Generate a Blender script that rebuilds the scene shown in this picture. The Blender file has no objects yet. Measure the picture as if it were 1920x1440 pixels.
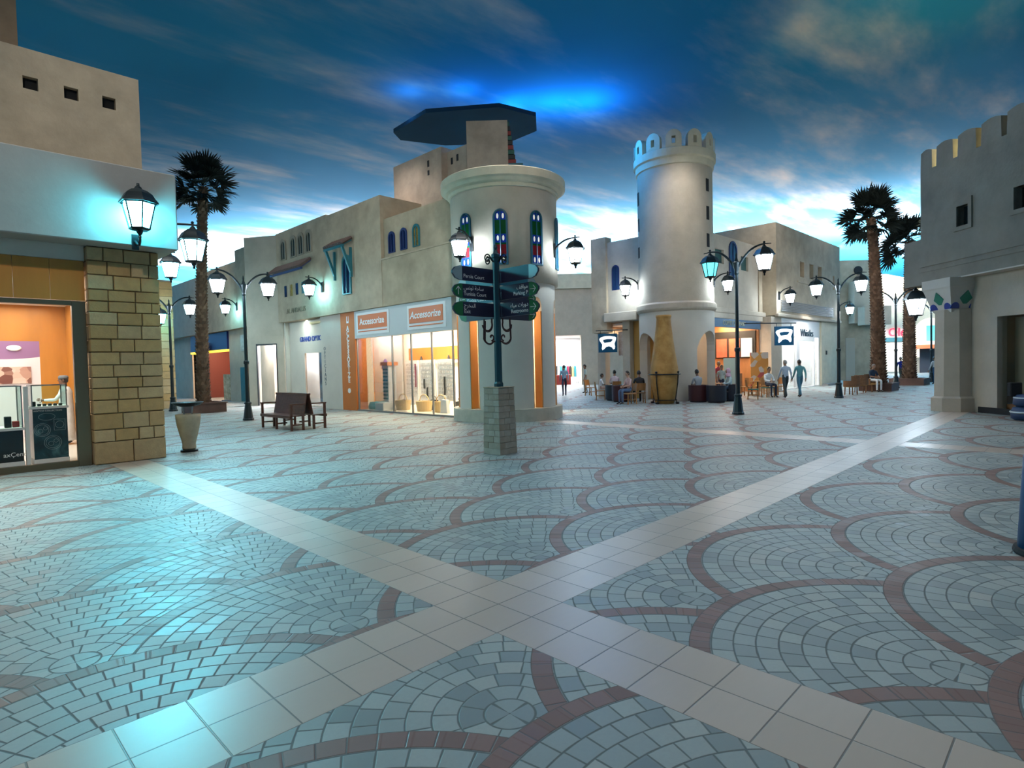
import bpy, bmesh, math, random
from math import pi, sin, cos, sqrt, atan2, radians
from mathutils import Vector, Matrix
random.seed(7)
SC = bpy.context.scene
COL = SC.collection

# ------------------------------------------------------------------ nodes
class NT:
    """small helper that strings math nodes together"""
    def __init__(s, mat):
        s.m = mat; s.t = mat.node_tree; s.n = s.t.nodes; s.l = s.t.links
    def node(s, typ, **kw):
        nd = s.n.new(typ)
        for k, v in kw.items(): setattr(nd, k, v)
        return nd
    def put(s, sock, v):
        if isinstance(v, bpy.types.NodeSocket): s.l.new(v, sock)
        elif v is not None: sock.default_value = v
    def M(s, op, a, b=None, c=None, clamp=False):
        nd = s.node('ShaderNodeMath', operation=op, use_clamp=clamp)
        s.put(nd.inputs[0], a)
        if b is not None: s.put(nd.inputs[1], b)
        if c is not None: s.put(nd.inputs[2], c)
        return nd.outputs[0]
    def mix(s, f, a, b):
        nd = s.node('ShaderNodeMix', data_type='RGBA')
        s.put(nd.inputs[0], f); s.put(nd.inputs[6], a); s.put(nd.inputs[7], b)
        return nd.outputs[2]
    def lerp(s, f, a, b):
        return s.M('ADD', s.M('MULTIPLY', s.M('SUBTRACT', 1.0, f), a), s.M('MULTIPLY', f, b))
    def step(s, x, lo, hi):
        nd = s.node('ShaderNodeMapRange', interpolation_type='SMOOTHSTEP')
        s.put(nd.inputs[0], x); s.put(nd.inputs[1], lo); s.put(nd.inputs[2], hi)
        nd.inputs[3].default_value = 0; nd.inputs[4].default_value = 1
        return nd.outputs[0]
    def noise(s, vec, scale, detail=4, rough=0.55, dist=0.0, out=0):
        nd = s.node('ShaderNodeTexNoise')
        if vec is not None: s.put(nd.inputs['Vector'], vec)
        nd.inputs['Scale'].default_value = scale; nd.inputs['Detail'].default_value = detail
        nd.inputs['Roughness'].default_value = rough; nd.inputs['Distortion'].default_value = dist
        return nd.outputs[out]
    def vec(s, x, y, z):
        nd = s.node('ShaderNodeCombineXYZ'); s.put(nd.inputs[0], x); s.put(nd.inputs[1], y); s.put(nd.inputs[2], z)
        return nd.outputs[0]
    def ramp(s, f, stops, interp='LINEAR'):
        nd = s.node('ShaderNodeValToRGB'); s.put(nd.inputs[0], f)
        e = nd.color_ramp.elements; nd.color_ramp.interpolation = interp
        while len(e) < len(stops): e.new(0.5)
        for el, (p, c) in zip(e, stops): el.position = p; el.color = (*c, 1)
        return nd.outputs[0]

MATS = {}
def newmat(name):
    m = bpy.data.materials.new(name); m.use_nodes = True
    MATS[name] = m
    return m, m.node_tree.nodes['Principled BSDF']

def mat(name, col, rough=0.6, metal=0.0, var=0.0, vscale=3.0, bump=0.0, bscale=40.0, spec=0.5, emit=0.0, ecol=None, tint=None, stretch=None):
    """procedural material: base colour with a soft two-tone noise, optional bump"""
    if name in MATS: return MATS[name]
    m, b = newmat(name); t = NT(m)
    b.inputs['Roughness'].default_value = rough; b.inputs['Metallic'].default_value = metal
    b.inputs['Specular IOR Level'].default_value = spec
    c = (*col, 1)
    b.inputs['Base Color'].default_value = c
    if var or bump:
        tc = t.node('ShaderNodeTexCoord').outputs['Object']
        if stretch:
            mp = t.node('ShaderNodeMapping'); mp.inputs['Scale'].default_value = stretch; t.l.new(tc, mp.inputs[0]); tc = mp.outputs[0]
    if var:
        f = t.noise(tc, vscale, 6, 0.62)
        lo = tuple(max(0, x * (1 - var)) for x in col); hi = tint or tuple(min(1, x * (1 + var * .8)) for x in col)
        t.l.new(t.ramp(f, [(0.28, lo), (0.72, hi)]), b.inputs['Base Color'])
    if bump:
        bp = t.node('ShaderNodeBump'); bp.inputs['Strength'].default_value = bump; bp.inputs['Distance'].default_value = 0.02
        t.l.new(t.noise(tc, bscale, 5, 0.6), bp.inputs['Height']); t.l.new(bp.outputs[0], b.inputs['Normal'])
    if emit:
        b.inputs['Emission Color'].default_value = (*(ecol or col), 1); b.inputs['Emission Strength'].default_value = emit
    return m

def glass_mat(name, tint=(1, 1, 1), refl=0.12):
    if name in MATS: return MATS[name]
    m, b = newmat(name); t = NT(m); t.n.remove(b)
    out = t.n['Material Output']
    tr = t.node('ShaderNodeBsdfTransparent'); tr.inputs[0].default_value = (*tint, 1)
    gl = t.node('ShaderNodeBsdfGlossy'); gl.inputs['Roughness'].default_value = 0.03
    lw = t.node('ShaderNodeLayerWeight'); lw.inputs[0].default_value = 0.18
    mx = t.node('ShaderNodeMixShader')
    t.l.new(t.M('MULTIPLY', lw.outputs['Fresnel'], 0.8), mx.inputs[0]); t.l.new(tr.outputs[0], mx.inputs[1]); t.l.new(gl.outputs[0], mx.inputs[2])
    t.l.new(mx.outputs[0], out.inputs[0])
    return m

def island_mat(name, stops, rough=0.75, bump=0.5, bscale=30.0):
    """colour picked per loose piece of the mesh (stones, fibres)"""
    m, b = newmat(name); t = NT(m)
    g = t.node('ShaderNodeNewGeometry'); tc = t.node('ShaderNodeTexCoord').outputs['Object']
    c = t.ramp(g.outputs['Random Per Island'], stops)
    n = t.noise(tc, 7, 6, 0.65)
    t.l.new(t.mix(t.M('MULTIPLY', n, 0.55), c, (0.10, 0.075, 0.045, 1)), b.inputs['Base Color'])
    b.inputs['Roughness'].default_value = rough
    bp = t.node('ShaderNodeBump'); bp.inputs['Strength'].default_value = bump; bp.inputs['Distance'].default_value = 0.02
    t.l.new(t.noise(tc, bscale, 6, 0.65), bp.inputs['Height']); t.l.new(bp.outputs[0], b.inputs['Normal'])
    return m

# ------------------------------------------------------------------ mesh builder
def basis(ax):
    ax = Vector(ax).normalized()
    h = Vector((0, 0, 1)) if abs(ax.z) < 0.95 else Vector((1, 0, 0))
    u = h.cross(ax).normalized(); v = ax.cross(u)
    return u, v, ax

class MB:
    def __init__(s): s.v = []; s.f = []; s.fm = []; s.mi = 0; s.sm = []; s.smooth = False
    def q(s, *idx):
        s.f.append(tuple(idx)); s.fm.append(s.mi); s.sm.append(s.smooth)
    def add(s, pts):
        b = len(s.v); s.v.extend(Vector(p) for p in pts); return b
    def box(s, x0, x1, y0, y1, z0, z1, M=None, bev=0.0):
        if bev:
            e = bev
            P = []
            for z, i in ((z0, e), (z0 + e, 0), (z1 - e, 0), (z1, e)):
                a, b_, c, d = x0 + i, x1 - i, y0 + i, y1 - i
                k = e * 0.999 if i == 0 else 0
                P.append([(a + k, c, z), (b_ - k, c, z), (b_, c + k, z), (b_, d - k, z), (b_ - k, d, z), (a + k, d, z), (a, d - k, z), (a, c + k, z)])
            b = s.add([(M @ Vector(p)) if M else p for r in P for p in r])
            s.q(*[b + i for i in range(7, -1, -1)])
            for r in range(3):
                for i in range(8):
                    j = (i + 1) % 8
                    s.q(b + r * 8 + i, b + r * 8 + j, b + (r + 1) * 8 + j, b + (r + 1) * 8 + i)
            s.q(*[b + 24 + i for i in range(8)])
            return s
        P = [(x0, y0, z0), (x1, y0, z0), (x1, y1, z0), (x0, y1, z0), (x0, y0, z1), (x1, y0, z1), (x1, y1, z1), (x0, y1, z1)]
        b = s.add([(M @ Vector(p)) if M else p for p in P])
        for fc in ((3, 2, 1, 0), (4, 5, 6, 7), (0, 1, 5, 4), (1, 2, 6, 5), (2, 3, 7, 6), (3, 0, 4, 7)): s.q(*[b + i for i in fc])
        return s
    def prism(s, poly, O, U, V, depth):
        """polygon (2-D, counter-clockwise) on plane O,U,V pushed back along -(UxV) by depth"""
        O, U, V = Vector(O), Vector(U), Vector(V); Nn = U.cross(V).normalized()
        n = len(poly)
        b = s.add([O + U * x + V * y for x, y in poly] + [O + U * x + V * y - Nn * depth for x, y in poly])
        s.q(*[b + i for i in range(n)]); s.q(*[b + n + i for i in range(n - 1, -1, -1)])
        for i in range(n):
            j = (i + 1) % n; s.q(b + i, b + n + i, b + n + j, b + j)
        return s
    def loft(s, rings, close=True, caps=True):
        n = len(rings[0]); b = s.add([p for r in rings for p in r])
        for k in range(len(rings) - 1):
            for i in range(n if close else n - 1):
                j = (i + 1) % n
                s.q(b + k * n + i, b + k * n + j, b + (k + 1) * n + j, b + (k + 1) * n + i)
        if caps and close:
            s.q(*[b + i for i in range(n - 1, -1, -1)]); s.q(*[b + (len(rings) - 1) * n + i for i in range(n)])
        return s
    def lathe(s, prof, c=(0, 0, 0), seg=24, a0=0.0, caps=True, sy=1.0):
        c = Vector(c)
        return s.loft([[c + Vector((r * cos(a0 + 2 * pi * i / seg), sy * r * sin(a0 + 2 * pi * i / seg), z)) for i in range(seg)] for r, z in prof], True, caps)
    def tube(s, pts, r, seg=8, caps=True):
        pts = [Vector(p) for p in pts]; rr = r if isinstance(r, (list, tuple)) else [r] * len(pts)
        rings = []; pu = None
        for i, p in enumerate(pts):
            d = (pts[min(i + 1, len(pts) - 1)] - pts[max(i - 1, 0)])
            if d.length < 1e-9: d = Vector((0, 0, 1))
            u, v, w = basis(d)
            if pu is not None:
                u = (pu - w * pu.dot(w)); u = u.normalized() if u.length > 1e-6 else basis(d)[0]; v = w.cross(u)
            pu = u
            rings.append([p + (u * cos(2 * pi * k / seg) + v * sin(2 * pi * k / seg)) * rr[i] for k in range(seg)])
        return s.loft(rings, True, caps)
    def bar(s, a, b, w, h=None):
        """rectangular bar from a to b"""
        a, b = Vector(a), Vector(b); u, v, _ = basis(b - a); h = h or w
        R = lambda p: [p + u * x + v * y for x, y in ((-w / 2, -h / 2), (w / 2, -h / 2), (w / 2, h / 2), (-w / 2, h / 2))]
        return s.loft([R(a), R(b)])
    def ball(s, c, r, seg=12, rings=8, sc=(1, 1, 1)):
        c = Vector(c); R = []
        for k in range(rings + 1):
            a = -pi / 2 + pi * k / rings; a = max(-pi / 2 + .02, min(pi / 2 - .02, a))
            R.append([c + Vector((r * sc[0] * cos(a) * cos(2 * pi * i / seg), r * sc[1] * cos(a) * sin(2 * pi * i / seg), r * sc[2] * sin(a))) for i in range(seg)])
        return s.loft(R)
    def holed(s, s0, s1, z0, z1, holes, O, U, th):
        """upright wall from s0..s1 along U (z0..z1) with rectangular holes (sa,sb,za,zb); th = thickness behind (to -UxZ)"""
        O, U = Vector(O), Vector(U); V = Vector((0, 0, 1)); Nn = U.cross(V).normalized()
        S = sorted({s0, s1} | {h[0] for h in holes} | {h[1] for h in holes}); Z = sorted({z0, z1} | {h[2] for h in holes} | {h[3] for h in holes})
        S = [x for x in S if s0 <= x <= s1]; Z = [x for x in Z if z0 <= x <= z1]
        solid = lambda i, j: 0 <= i < len(S) - 1 and 0 <= j < len(Z) - 1 and not any(h[0] <= (S[i] + S[i + 1]) / 2 <= h[1] and h[2] <= (Z[j] + Z[j + 1]) / 2 <= h[3] for h in holes)
        vid = {}
        def vv(i, j, k):
            if (i, j, k) not in vid: vid[(i, j, k)] = s.add([O + U * S[i] + V * Z[j] - Nn * (th * k)])
            return vid[(i, j, k)]
        for i in range(len(S) - 1):
            for j in range(len(Z) - 1):
                if not solid(i, j): continue
                s.q(vv(i, j, 0), vv(i + 1, j, 0), vv(i + 1, j + 1, 0), vv(i, j + 1, 0))
                s.q(vv(i, j + 1, 1), vv(i + 1, j + 1, 1), vv(i + 1, j, 1), vv(i, j, 1))
                if not solid(i - 1, j): s.q(vv(i, j, 1), vv(i, j, 0), vv(i, j + 1, 0), vv(i, j + 1, 1))
                if not solid(i + 1, j): s.q(vv(i + 1, j, 0), vv(i + 1, j, 1), vv(i + 1, j + 1, 1), vv(i + 1, j + 1, 0))
                if not solid(i, j - 1): s.q(vv(i, j, 1), vv(i + 1, j, 1), vv(i + 1, j, 0), vv(i, j, 0))
                if not solid(i, j + 1): s.q(vv(i, j + 1, 0), vv(i + 1, j + 1, 0), vv(i + 1, j + 1, 1), vv(i, j + 1, 1))
        return s
    def ringwall(s, c, ri, ro, zlo, zhi, a0, a1, n):
        """curved wall; zlo/zhi may be functions of the angle"""
        zl = zlo if callable(zlo) else (lambda a: zlo); zh = zhi if callable(zhi) else (lambda a: zhi)
        for k in range(n):
            A, B = a0 + (a1 - a0) * k / n, a0 + (a1 - a0) * (k + 1) / n; m = (A + B) / 2
            l, h = zl(m), zh(m)
            if h - l < 0.005: continue
            la, lb = zl(A), zl(B)                        # follow the curve of an arch, keep a jamb upright
            if abs(la - l) > 0.6: la = l
            if abs(lb - l) > 0.6: lb = l
            P = lambda r, a, z: (c[0] + r * cos(a), c[1] + r * sin(a), z)
            b = s.add([P(ri, A, la), P(ro, A, la), P(ro, B, lb), P(ri, B, lb), P(ri, A, h), P(ro, A, h), P(ro, B, h), P(ri, B, h)])
            for fc in ((3, 2, 1, 0), (4, 5, 6, 7), (0, 1, 5, 4), (1, 2, 6, 5), (2, 3, 7, 6), (3, 0, 4, 7)): s.q(*[b + i for i in fc])
        return s
    def build(s, name, mats, parent=None, world=False, loc=None):
        """link as one object; world=True: the points are world coordinates and are made local to the parent"""
        me = bpy.data.meshes.new(name)
        off = Vector((0, 0, 0))
        if world and parent is not None:
            o = parent
            while o is not None: off += o.location; o = o.parent
        if loc is not None: off = Vector(loc)
        me.from_pydata([tuple(p - off) for p in s.v], [], s.f)
        mats = mats if isinstance(mats, (list, tuple)) else [mats]
        for m in mats: me.materials.append(m)
        me.polygons.foreach_set('material_index', s.fm); me.polygons.foreach_set('use_smooth', s.sm)
        me.update()
        o = bpy.data.objects.new(name, me); COL.objects.link(o)
        if loc is not None: o.location = loc
        if parent is not None: o.parent = parent
        return o

ORD = ('first', 'second', 'third', 'fourth', 'fifth', 'sixth', 'seventh', 'eighth', 'ninth', 'tenth', 'eleventh')
def tag(o, label=None, cat=None, group=None, kind=None):
    if label: o['label'] = label
    if cat: o['category'] = cat
    if group: o['group'] = group
    if kind: o['kind'] = kind
    return o
def thing(name, loc, label, cat, group=None, rz=0.0):
    o = bpy.data.objects.new(name, None); COL.objects.link(o)
    o.location = loc; o.rotation_euler = (0, 0, rz); o.empty_display_size = 0.2
    return tag(o, label, cat, group)
def copy_tree(o, parent=None, loc=None, rz=None, label=None):
    c = o.copy(); COL.objects.link(c)
    c.parent = parent
    if loc is not None: c.location = loc
    if rz is not None: c.rotation_euler = (0, 0, rz)
    if label: c['label'] = label
    for ch in list(o.children): copy_tree(ch, c)
    return c
def text_mesh(body, size, name, m, O, U, V, parent=None, depth=0.01, align='CENTER', spacing=1.0, bold=0.0):
    """raised lettering on plane O,U,V as a mesh (world coordinates)"""
    cu = bpy.data.curves.new(name, 'FONT'); cu.body = body; cu.size = size; cu.extrude = depth; cu.align_x = align; cu.align_y = 'CENTER'
    cu.space_character = spacing; cu.offset = bold * size; cu.resolution_u = 3
    tmp = bpy.data.objects.new('lettering_source', cu); COL.objects.link(tmp)
    dg = bpy.context.evaluated_depsgraph_get(); ev = tmp.evaluated_get(dg); me = bpy.data.meshes.new_from_object(ev)
    bpy.data.objects.remove(tmp); bpy.data.curves.remove(cu)
    U, V = Vector(U).normalized(), Vector(V).normalized(); Nn = U.cross(V)
    off = Vector((0, 0, 0)); o = parent
    while o is not None: off += o.location; o = o.parent
    T = Matrix.Translation(Vector(O) - off) @ Matrix((U, V, Nn)).transposed().to_4x4()
    me.transform(T); me.materials.clear(); me.materials.append(m); me.name = name
    ob = bpy.data.objects.new(name, me); COL.objects.link(ob); ob.parent = parent
    return ob
def area(name, loc, target, sx, sy, power, col=(1, 1, 1), spread=180):
    L = bpy.data.lights.new(name, 'AREA'); L.shape = 'RECTANGLE'; L.size = sx; L.size_y = sy; L.energy = power; L.color = col; L.spread = radians(spread)
    o = bpy.data.objects.new(name, L); COL.objects.link(o); o.location = loc
    o.rotation_euler = (Vector(target) - Vector(loc)).to_track_quat('-Z', 'Y').to_euler()
    return o
def point(name, loc, power, col=(1, 1, 1), r=0.1):
    L = bpy.data.lights.new(name, 'POINT'); L.energy = power; L.color = col; L.shadow_soft_size = r
    o = bpy.data.objects.new(name, L); COL.objects.link(o); o.location = loc
    return o
def spot(name, loc, target, power, ang=90, col=(1, 1, 1), blend=0.6, r=0.15):
    L = bpy.data.lights.new(name, 'SPOT'); L.energy = power; L.color = col; L.spot_size = radians(ang); L.spot_blend = blend; L.shadow_soft_size = r
    o = bpy.data.objects.new(name, L); COL.objects.link(o); o.location = loc
    o.rotation_euler = (Vector(target) - Vector(loc)).to_track_quat('-Z', 'Y').to_euler()
    return o

# ------------------------------------------------------------------ camera
cam = bpy.data.cameras.new('camera'); cam_o = bpy.data.objects.new('camera', cam); COL.objects.link(cam_o)
CAM = Vector((-3.0125, -3.1897, 1.7850))
yaw, pitch, roll = -0.78920, -0.031452, -0.023854
F_ = Vector((-sin(yaw), cos(yaw), 0)); R_ = Vector((cos(yaw), sin(yaw), 0))
FW = F_ * cos(pitch) + Vector((0, 0, sin(pitch))); UP = R_.cross(FW)
RR = R_ * cos(roll) + UP * sin(roll); UU = -R_ * sin(roll) + UP * cos(roll)
cam_o.matrix_world = Matrix(((RR.x, UU.x, -FW.x, CAM.x), (RR.y, UU.y, -FW.y, CAM.y), (RR.z, UU.z, -FW.z, CAM.z), (0, 0, 0, 1)))
cam.sensor_width = 36; cam.lens = 36 * 1110.81 / 1920; cam.clip_end = 400
SC.camera = cam_o
SC.view_settings.view_transform = 'Standard'; SC.view_settings.look = 'None'; SC.view_settings.gamma = 1; SC.view_settings.exposure = 0.4
SC.view_settings.use_curve_mapping = False
SC.cycles.max_bounces = 6; SC.cycles.diffuse_bounces = 3; SC.cycles.glossy_bounces = 3; SC.cycles.transparent_max_bounces = 8
SC.cycles.sample_clamp_indirect = 6.0; SC.cycles.caustics_reflective = False; SC.cycles.caustics_refractive = False
SC.cycles.use_denoising = True
w = bpy.data.worlds.new('hall_air'); SC.world = w; w.use_nodes = True
w.node_tree.nodes['Background'].inputs[0].default_value = (0.35, 0.5, 0.65, 1); w.node_tree.nodes['Background'].inputs[1].default_value = 0.05
FWD = Vector((F_.x, F_.y, 0)); RGT = Vector((R_.x, R_.y, 0)); Zv = Vector((0, 0, 1))
# ------------------------------------------------------------------ floor
def floor_material():
    m, b = newmat('fan_cobble_paving'); t = NT(m); M = t.M
    pos = t.node('ShaderNodeNewGeometry').outputs['Position']
    sep = t.node('ShaderNodeSeparateXYZ'); t.l.new(pos, sep.inputs[0]); x, y = sep.outputs[0], sep.outputs[1]
    R, PX_, PY_ = 1.46, 2.89, 1.59
    xs = M('ADD', x, M('MULTIPLY', M('LESS_THAN', x, -0.34), 1.99))
    def column(x0, y0):
        i = M('ROUND', M('DIVIDE', M('SUBTRACT', xs, x0), PX_))
        dx = M('SUBTRACT', M('SUBTRACT', xs, x0), M('MULTIPLY', i, PX_))
        h = M('SQRT', M('MAXIMUM', M('SUBTRACT', R * R, M('MULTIPLY', dx, dx)), 0.0))
        j = M('CEIL', M('DIVIDE', M('SUBTRACT', M('SUBTRACT', y, h), y0), PY_))
        cy = M('ADD', M('MULTIPLY', j, PY_), y0)
        miss = M('GREATER_THAN', cy, M('ADD', y, h))
        return dx, M('ADD', cy, M('MULTIPLY', miss, 1000.0)), i
    dA, cA, iA = column(1.06, -2.64); dB, cB, iB = column(1.06 + 1.445, -2.64 + 0.795)
    sel = M('LESS_THAN', cB, cA)
    dx = t.lerp(sel, dA, dB); cy = M('MINIMUM', cA, cB); ci = t.lerp(sel, iA, M('ADD', iB, 0.5))
    dy = M('SUBTRACT', y, cy)
    r = M('SQRT', M('ADD', M('MULTIPLY', dx, dx), M('MULTIPLY', dy, dy)))
    ang = M('ADD', M('DIVIDE', M('ARCTAN2', dy, dx), 2 * pi), 1.0)
    band = M('GREATER_THAN', r, R - 0.128)
    RW = 0.1325
    k = M('FLOOR', M('DIVIDE', r, RW)); rm = M('MULTIPLY', M('ADD', k, 0.5), RW)
    n = M('MAXIMUM', M('ROUND', M('MULTIPLY', rm, 2 * pi / 0.15)), 4.0)
    a = M('MULTIPLY', ang, n); a = M('ADD', a, M('FRACT', M('MULTIPLY', k, 0.37)))
    cell = M('FLOOR', a); fa = M('FRACT', a); fr = M('FRACT', M('DIVIDE', r, RW))
    dr = M('MULTIPLY', M('MINIMUM', fr, M('SUBTRACT', 1.0, fr)), RW)
    da = M('MULTIPLY', M('MINIMUM', fa, M('SUBTRACT', 1.0, fa)), M('DIVIDE', M('MULTIPLY', rm, 2 * pi), n))
    wob = M('MULTIPLY', M('SUBTRACT', t.noise(pos, 9, 2), 0.5), 0.006)
    g = M('ADD', M('MINIMUM', dr, da), wob)
    stone = t.step(g, 0.002, 0.008)
    wn = t.node('ShaderNodeTexWhiteNoise', noise_dimensions='3D')
    t.l.new(t.vec(M('ADD', cell, M('MULTIPLY', ci, 31.7)), k, M('MULTIPLY', cy, 3.1)), wn.inputs[0])
    big = t.noise(pos, 0.45, 3)
    tone = M('ADD', M('MULTIPLY', wn.outputs[0], 0.85), M('MULTIPLY', M('SUBTRACT', big, 0.5), 0.7))
    cob = t.ramp(tone, [(0.0, (0.175, 0.215, 0.215)), (0.35, (0.265, 0.315, 0.305)), (0.75, (0.34, 0.385, 0.365)), (1.0, (0.41, 0.405, 0.37))])
    cob = t.mix(M('MULTIPLY', t.noise(pos, 38, 5, 0.7), 0.38), cob, (0.14, 0.18, 0.19, 1))
    cob = t.mix(stone, (0.105, 0.128, 0.126, 1), cob)
    # terracotta arcs
    n2 = M('MULTIPLY', ang, 62.0); f2 = M('FRACT', n2)
    d2 = M('MULTIPLY', M('MINIMUM', f2, M('SUBTRACT', 1.0, f2)), 2 * pi * R / 62)
    wn2 = t.node('ShaderNodeTexWhiteNoise', noise_dimensions='3D'); t.l.new(t.vec(M('FLOOR', n2), ci, cy), wn2.inputs[0])
    terr = t.ramp(wn2.outputs[0], [(0, (0.165, 0.092, 0.075)), (1, (0.225, 0.128, 0.105))])
    terr = t.mix(M('MULTIPLY', t.noise(pos, 30, 4, 0.7), 0.4), terr, (0.12, 0.08, 0.07, 1))
    edge = M('MINIMUM', d2, M('MINIMUM', M('ABSOLUTE', M('SUBTRACT', r, R - 0.128)), M('SUBTRACT', R, r)))
    terr = t.mix(t.step(edge, 0.002, 0.007), (0.10, 0.085, 0.078, 1), terr)
    pav = t.mix(band, cob, terr)
    # beige tile walks
    pa = M('LESS_THAN', M('ABSOLUTE', y), 0.34); pb = M('LESS_THAN', M('ABSOLUTE', x), 0.34)
    pc = M('MULTIPLY', M('LESS_THAN', M('ABSOLUTE', M('SUBTRACT', x, 11.05)), 0.34), M('LESS_THAN', y, 9.5))
    walk = M('MAXIMUM', M('MAXIMUM', pa, pb), pc)
    tx, ty = M('DIVIDE', x, 0.34), M('DIVIDE', y, 0.34)
    fx, fy = M('FRACT', tx), M('FRACT', ty)
    dt = M('MULTIPLY', M('MINIMUM', M('MINIMUM', fx, M('SUBTRACT', 1.0, fx)), M('MINIMUM', fy, M('SUBTRACT', 1.0, fy))), 0.34)
    wn3 = t.node('ShaderNodeTexWhiteNoise', noise_dimensions='2D'); t.l.new(t.vec(M('FLOOR', tx), M('FLOOR', ty), 0.0), wn3.inputs[0])
    tile = t.ramp(wn3.outputs[0], [(0, (0.40, 0.335, 0.275)), (1, (0.47, 0.395, 0.33))])
    st = t.node('ShaderNodeMapping'); st.inputs['Scale'].default_value = (1.2, 7, 1); st.inputs['Rotation'].default_value = (0, 0, 0.8); t.l.new(pos, st.inputs[0])
    tile = t.mix(M('MULTIPLY', t.noise(st.outputs[0], 4, 4), 0.35), tile, (0.36, 0.30, 0.245, 1))
    tile = t.mix(t.step(dt, 0.0025, 0.006), (0.14, 0.135, 0.12, 1), tile)
    t.l.new(t.mix(walk, pav, tile), b.inputs['Base Color'])
    rough = t.lerp(walk, t.lerp(stone, 0.75, M('ADD', 0.42, M('MULTIPLY', wn.outputs[0], 0.16))), 0.36)
    t.l.new(rough, b.inputs['Roughness'])
    hgt = t.lerp(walk, t.lerp(band, M('ADD', stone, M('MULTIPLY', wn.outputs[0], 0.25)), t.step(edge, 0.002, 0.007)), t.step(dt, 0.0025, 0.006))
    bp = t.node('ShaderNodeBump'); bp.inputs['Strength'].default_value = 0.5; bp.inputs['Distance'].default_value = 0.006
    t.l.new(hgt, bp.inputs['Height']); t.l.new(bp.outputs[0], b.inputs['Normal'])
    return m
HC = (21.0, 16.0)          # middle of the hall
f = MB(); n = 48
f.lathe([(0.01, 0), (66, 0)], (*HC, 0), n, caps=False)
tag(f.build('floor', floor_material()), kind='structure')

# ------------------------------------------------------------------ painted sky ceiling
def sky_material():
    m, b = newmat('painted_sky_plaster'); t = NT(m); M = t.M
    pos = t.node('ShaderNodeNewGeometry').outputs['Position']
    mp = t.node('ShaderNodeMapping'); mp.inputs['Rotation'].default_value = (0, 0, radians(20)); mp.inputs['Scale'].default_value = (0.10, 0.27, 0.45); t.l.new(pos, mp.inputs[0])
    n1 = t.noise(mp.outputs[0], 1.0, 6, 0.56, 0.15)
    n2 = t.noise(mp.outputs[0], 0.28, 3, 0.5)
    cl = t.step(M('ADD', n1, M('MULTIPLY', M('SUBTRACT', n2, 0.5), 0.7)), 0.44, 0.84)
    blue = t.ramp(t.noise(pos, 0.06, 3), [(0.3, (0.008, 0.16, 0.32)), (0.7, (0.03, 0.235, 0.42))])
    n3 = t.noise(mp.outputs[0], 2.4, 5, 0.6)
    cloud = t.ramp(n3, [(0.35, (0.30, 0.40, 0.47)), (0.68, (0.70, 0.56, 0.49))])
    t.l.new(t.mix(M('MULTIPLY', cl, 0.85), blue, cloud), b.inputs['Base Color'])
    b.inputs['Roughness'].default_value = 0.9; b.inputs['Specular IOR Level'].default_value = 0.1
    return m
SKY = sky_material()
c = MB(); c.smooth = True
prof = [(0.01, 13.8), (8, 13.8), (16, 13.7), (24, 13.4), (32, 12.8), (40, 11.8), (47, 10.4), (53, 8.7), (58, 6.6), (61, 4.2), (62.3, -0.05)]
c.lathe(prof, (*HC, 0), 72, caps=False)
tag(c.build('ceiling', SKY), kind='structure')
# octagonal sky panel hung under the ceiling, blue lamps above it
pc_ = CAM + F_ * 26.9; pc_.z = 0; pc_ += R_ * (-1.75)
p = MB()
oc = [(-3.35, 0.3), (-1.6, -1.7), (1.5, -2.1), (3.05, -1.1), (3.15, 0.5), (1.8, 1.9), (-1.2, 2.0), (-3.2, 1.2)]
p.loft([[pc_ + R_ * a + F_ * d + Zv * z for a, d in oc] for z in (12.45, 12.62)])
tag(p.build('ceiling_panel', mat('dark_sky_panel', (0.006, 0.040, 0.075), 0.9, var=0.2, vscale=0.4)), kind='structure')
for dx_, dz_, pw in ((3.9, 12.75, 220), (2.2, 12.9, 140), (5.6, 12.5, 380), (0.0, 12.9, 70), (-2.4, 12.9, 50)):
    point('panel_lamp', pc_ + R_ * dx_ + F_ * (0.6 if dx_ > 1 else -0.8) + Zv * dz_, pw, (0.03, 0.36, 1.0), 0.12)

# cove lamps: strips behind the parapets at the rim of the painted sky
NCOVE = 20
for i in range(NCOVE):
    a = 2 * pi * i / NCOVE
    d = Vector((cos(a), sin(a), 0)); pos = Vector((*HC, 0)) + d * 56 + Zv * 2.4
    near = max(0.0, -d.dot(FWD))          # the rim behind the crossing has dimmer lamps
    area('cove_lamp', pos, pos + d * 2.2 + Zv * 5.0, 16.5, 0.5, 1300 * (1 - 0.45 * min(1, near * 2.5)), (0.94, 0.96, 1.0), 150)
# second row of cove lamps along the roofs that close the streets
for i in range(10):
    a = radians(-41 + 82 * (i + 0.5) / 10)
    d = FWD * cos(a) + RGT * sin(a); pos = Vector((CAM.x, CAM.y, 0)) + d * 61.5 + Zv * 6.9
    area('cove_lamp', pos, pos - d * 3.2 + Zv * 5.0, 9.0, 0.4, 4300, (1.0, 0.98, 0.96), 96)
    area('cove_lamp', pos + d * 0.5, pos + d * 4.5 + Zv * 4.0, 9.0, 0.4, 2800, (1.0, 0.98, 0.96), 120)
# recessed ceiling spots
k = 0
for gx in range(6):
    for gy in range(5):
        P = Vector((-9 + gx * 9.5, -9 + gy * 9.0, 11.9))
        spot('ceiling_spot', P, (P.x, P.y, 0), 560 if gx + gy < 6 else 420, 120, (1.0, 0.97, 0.93), 0.9, 0.25)

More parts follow.
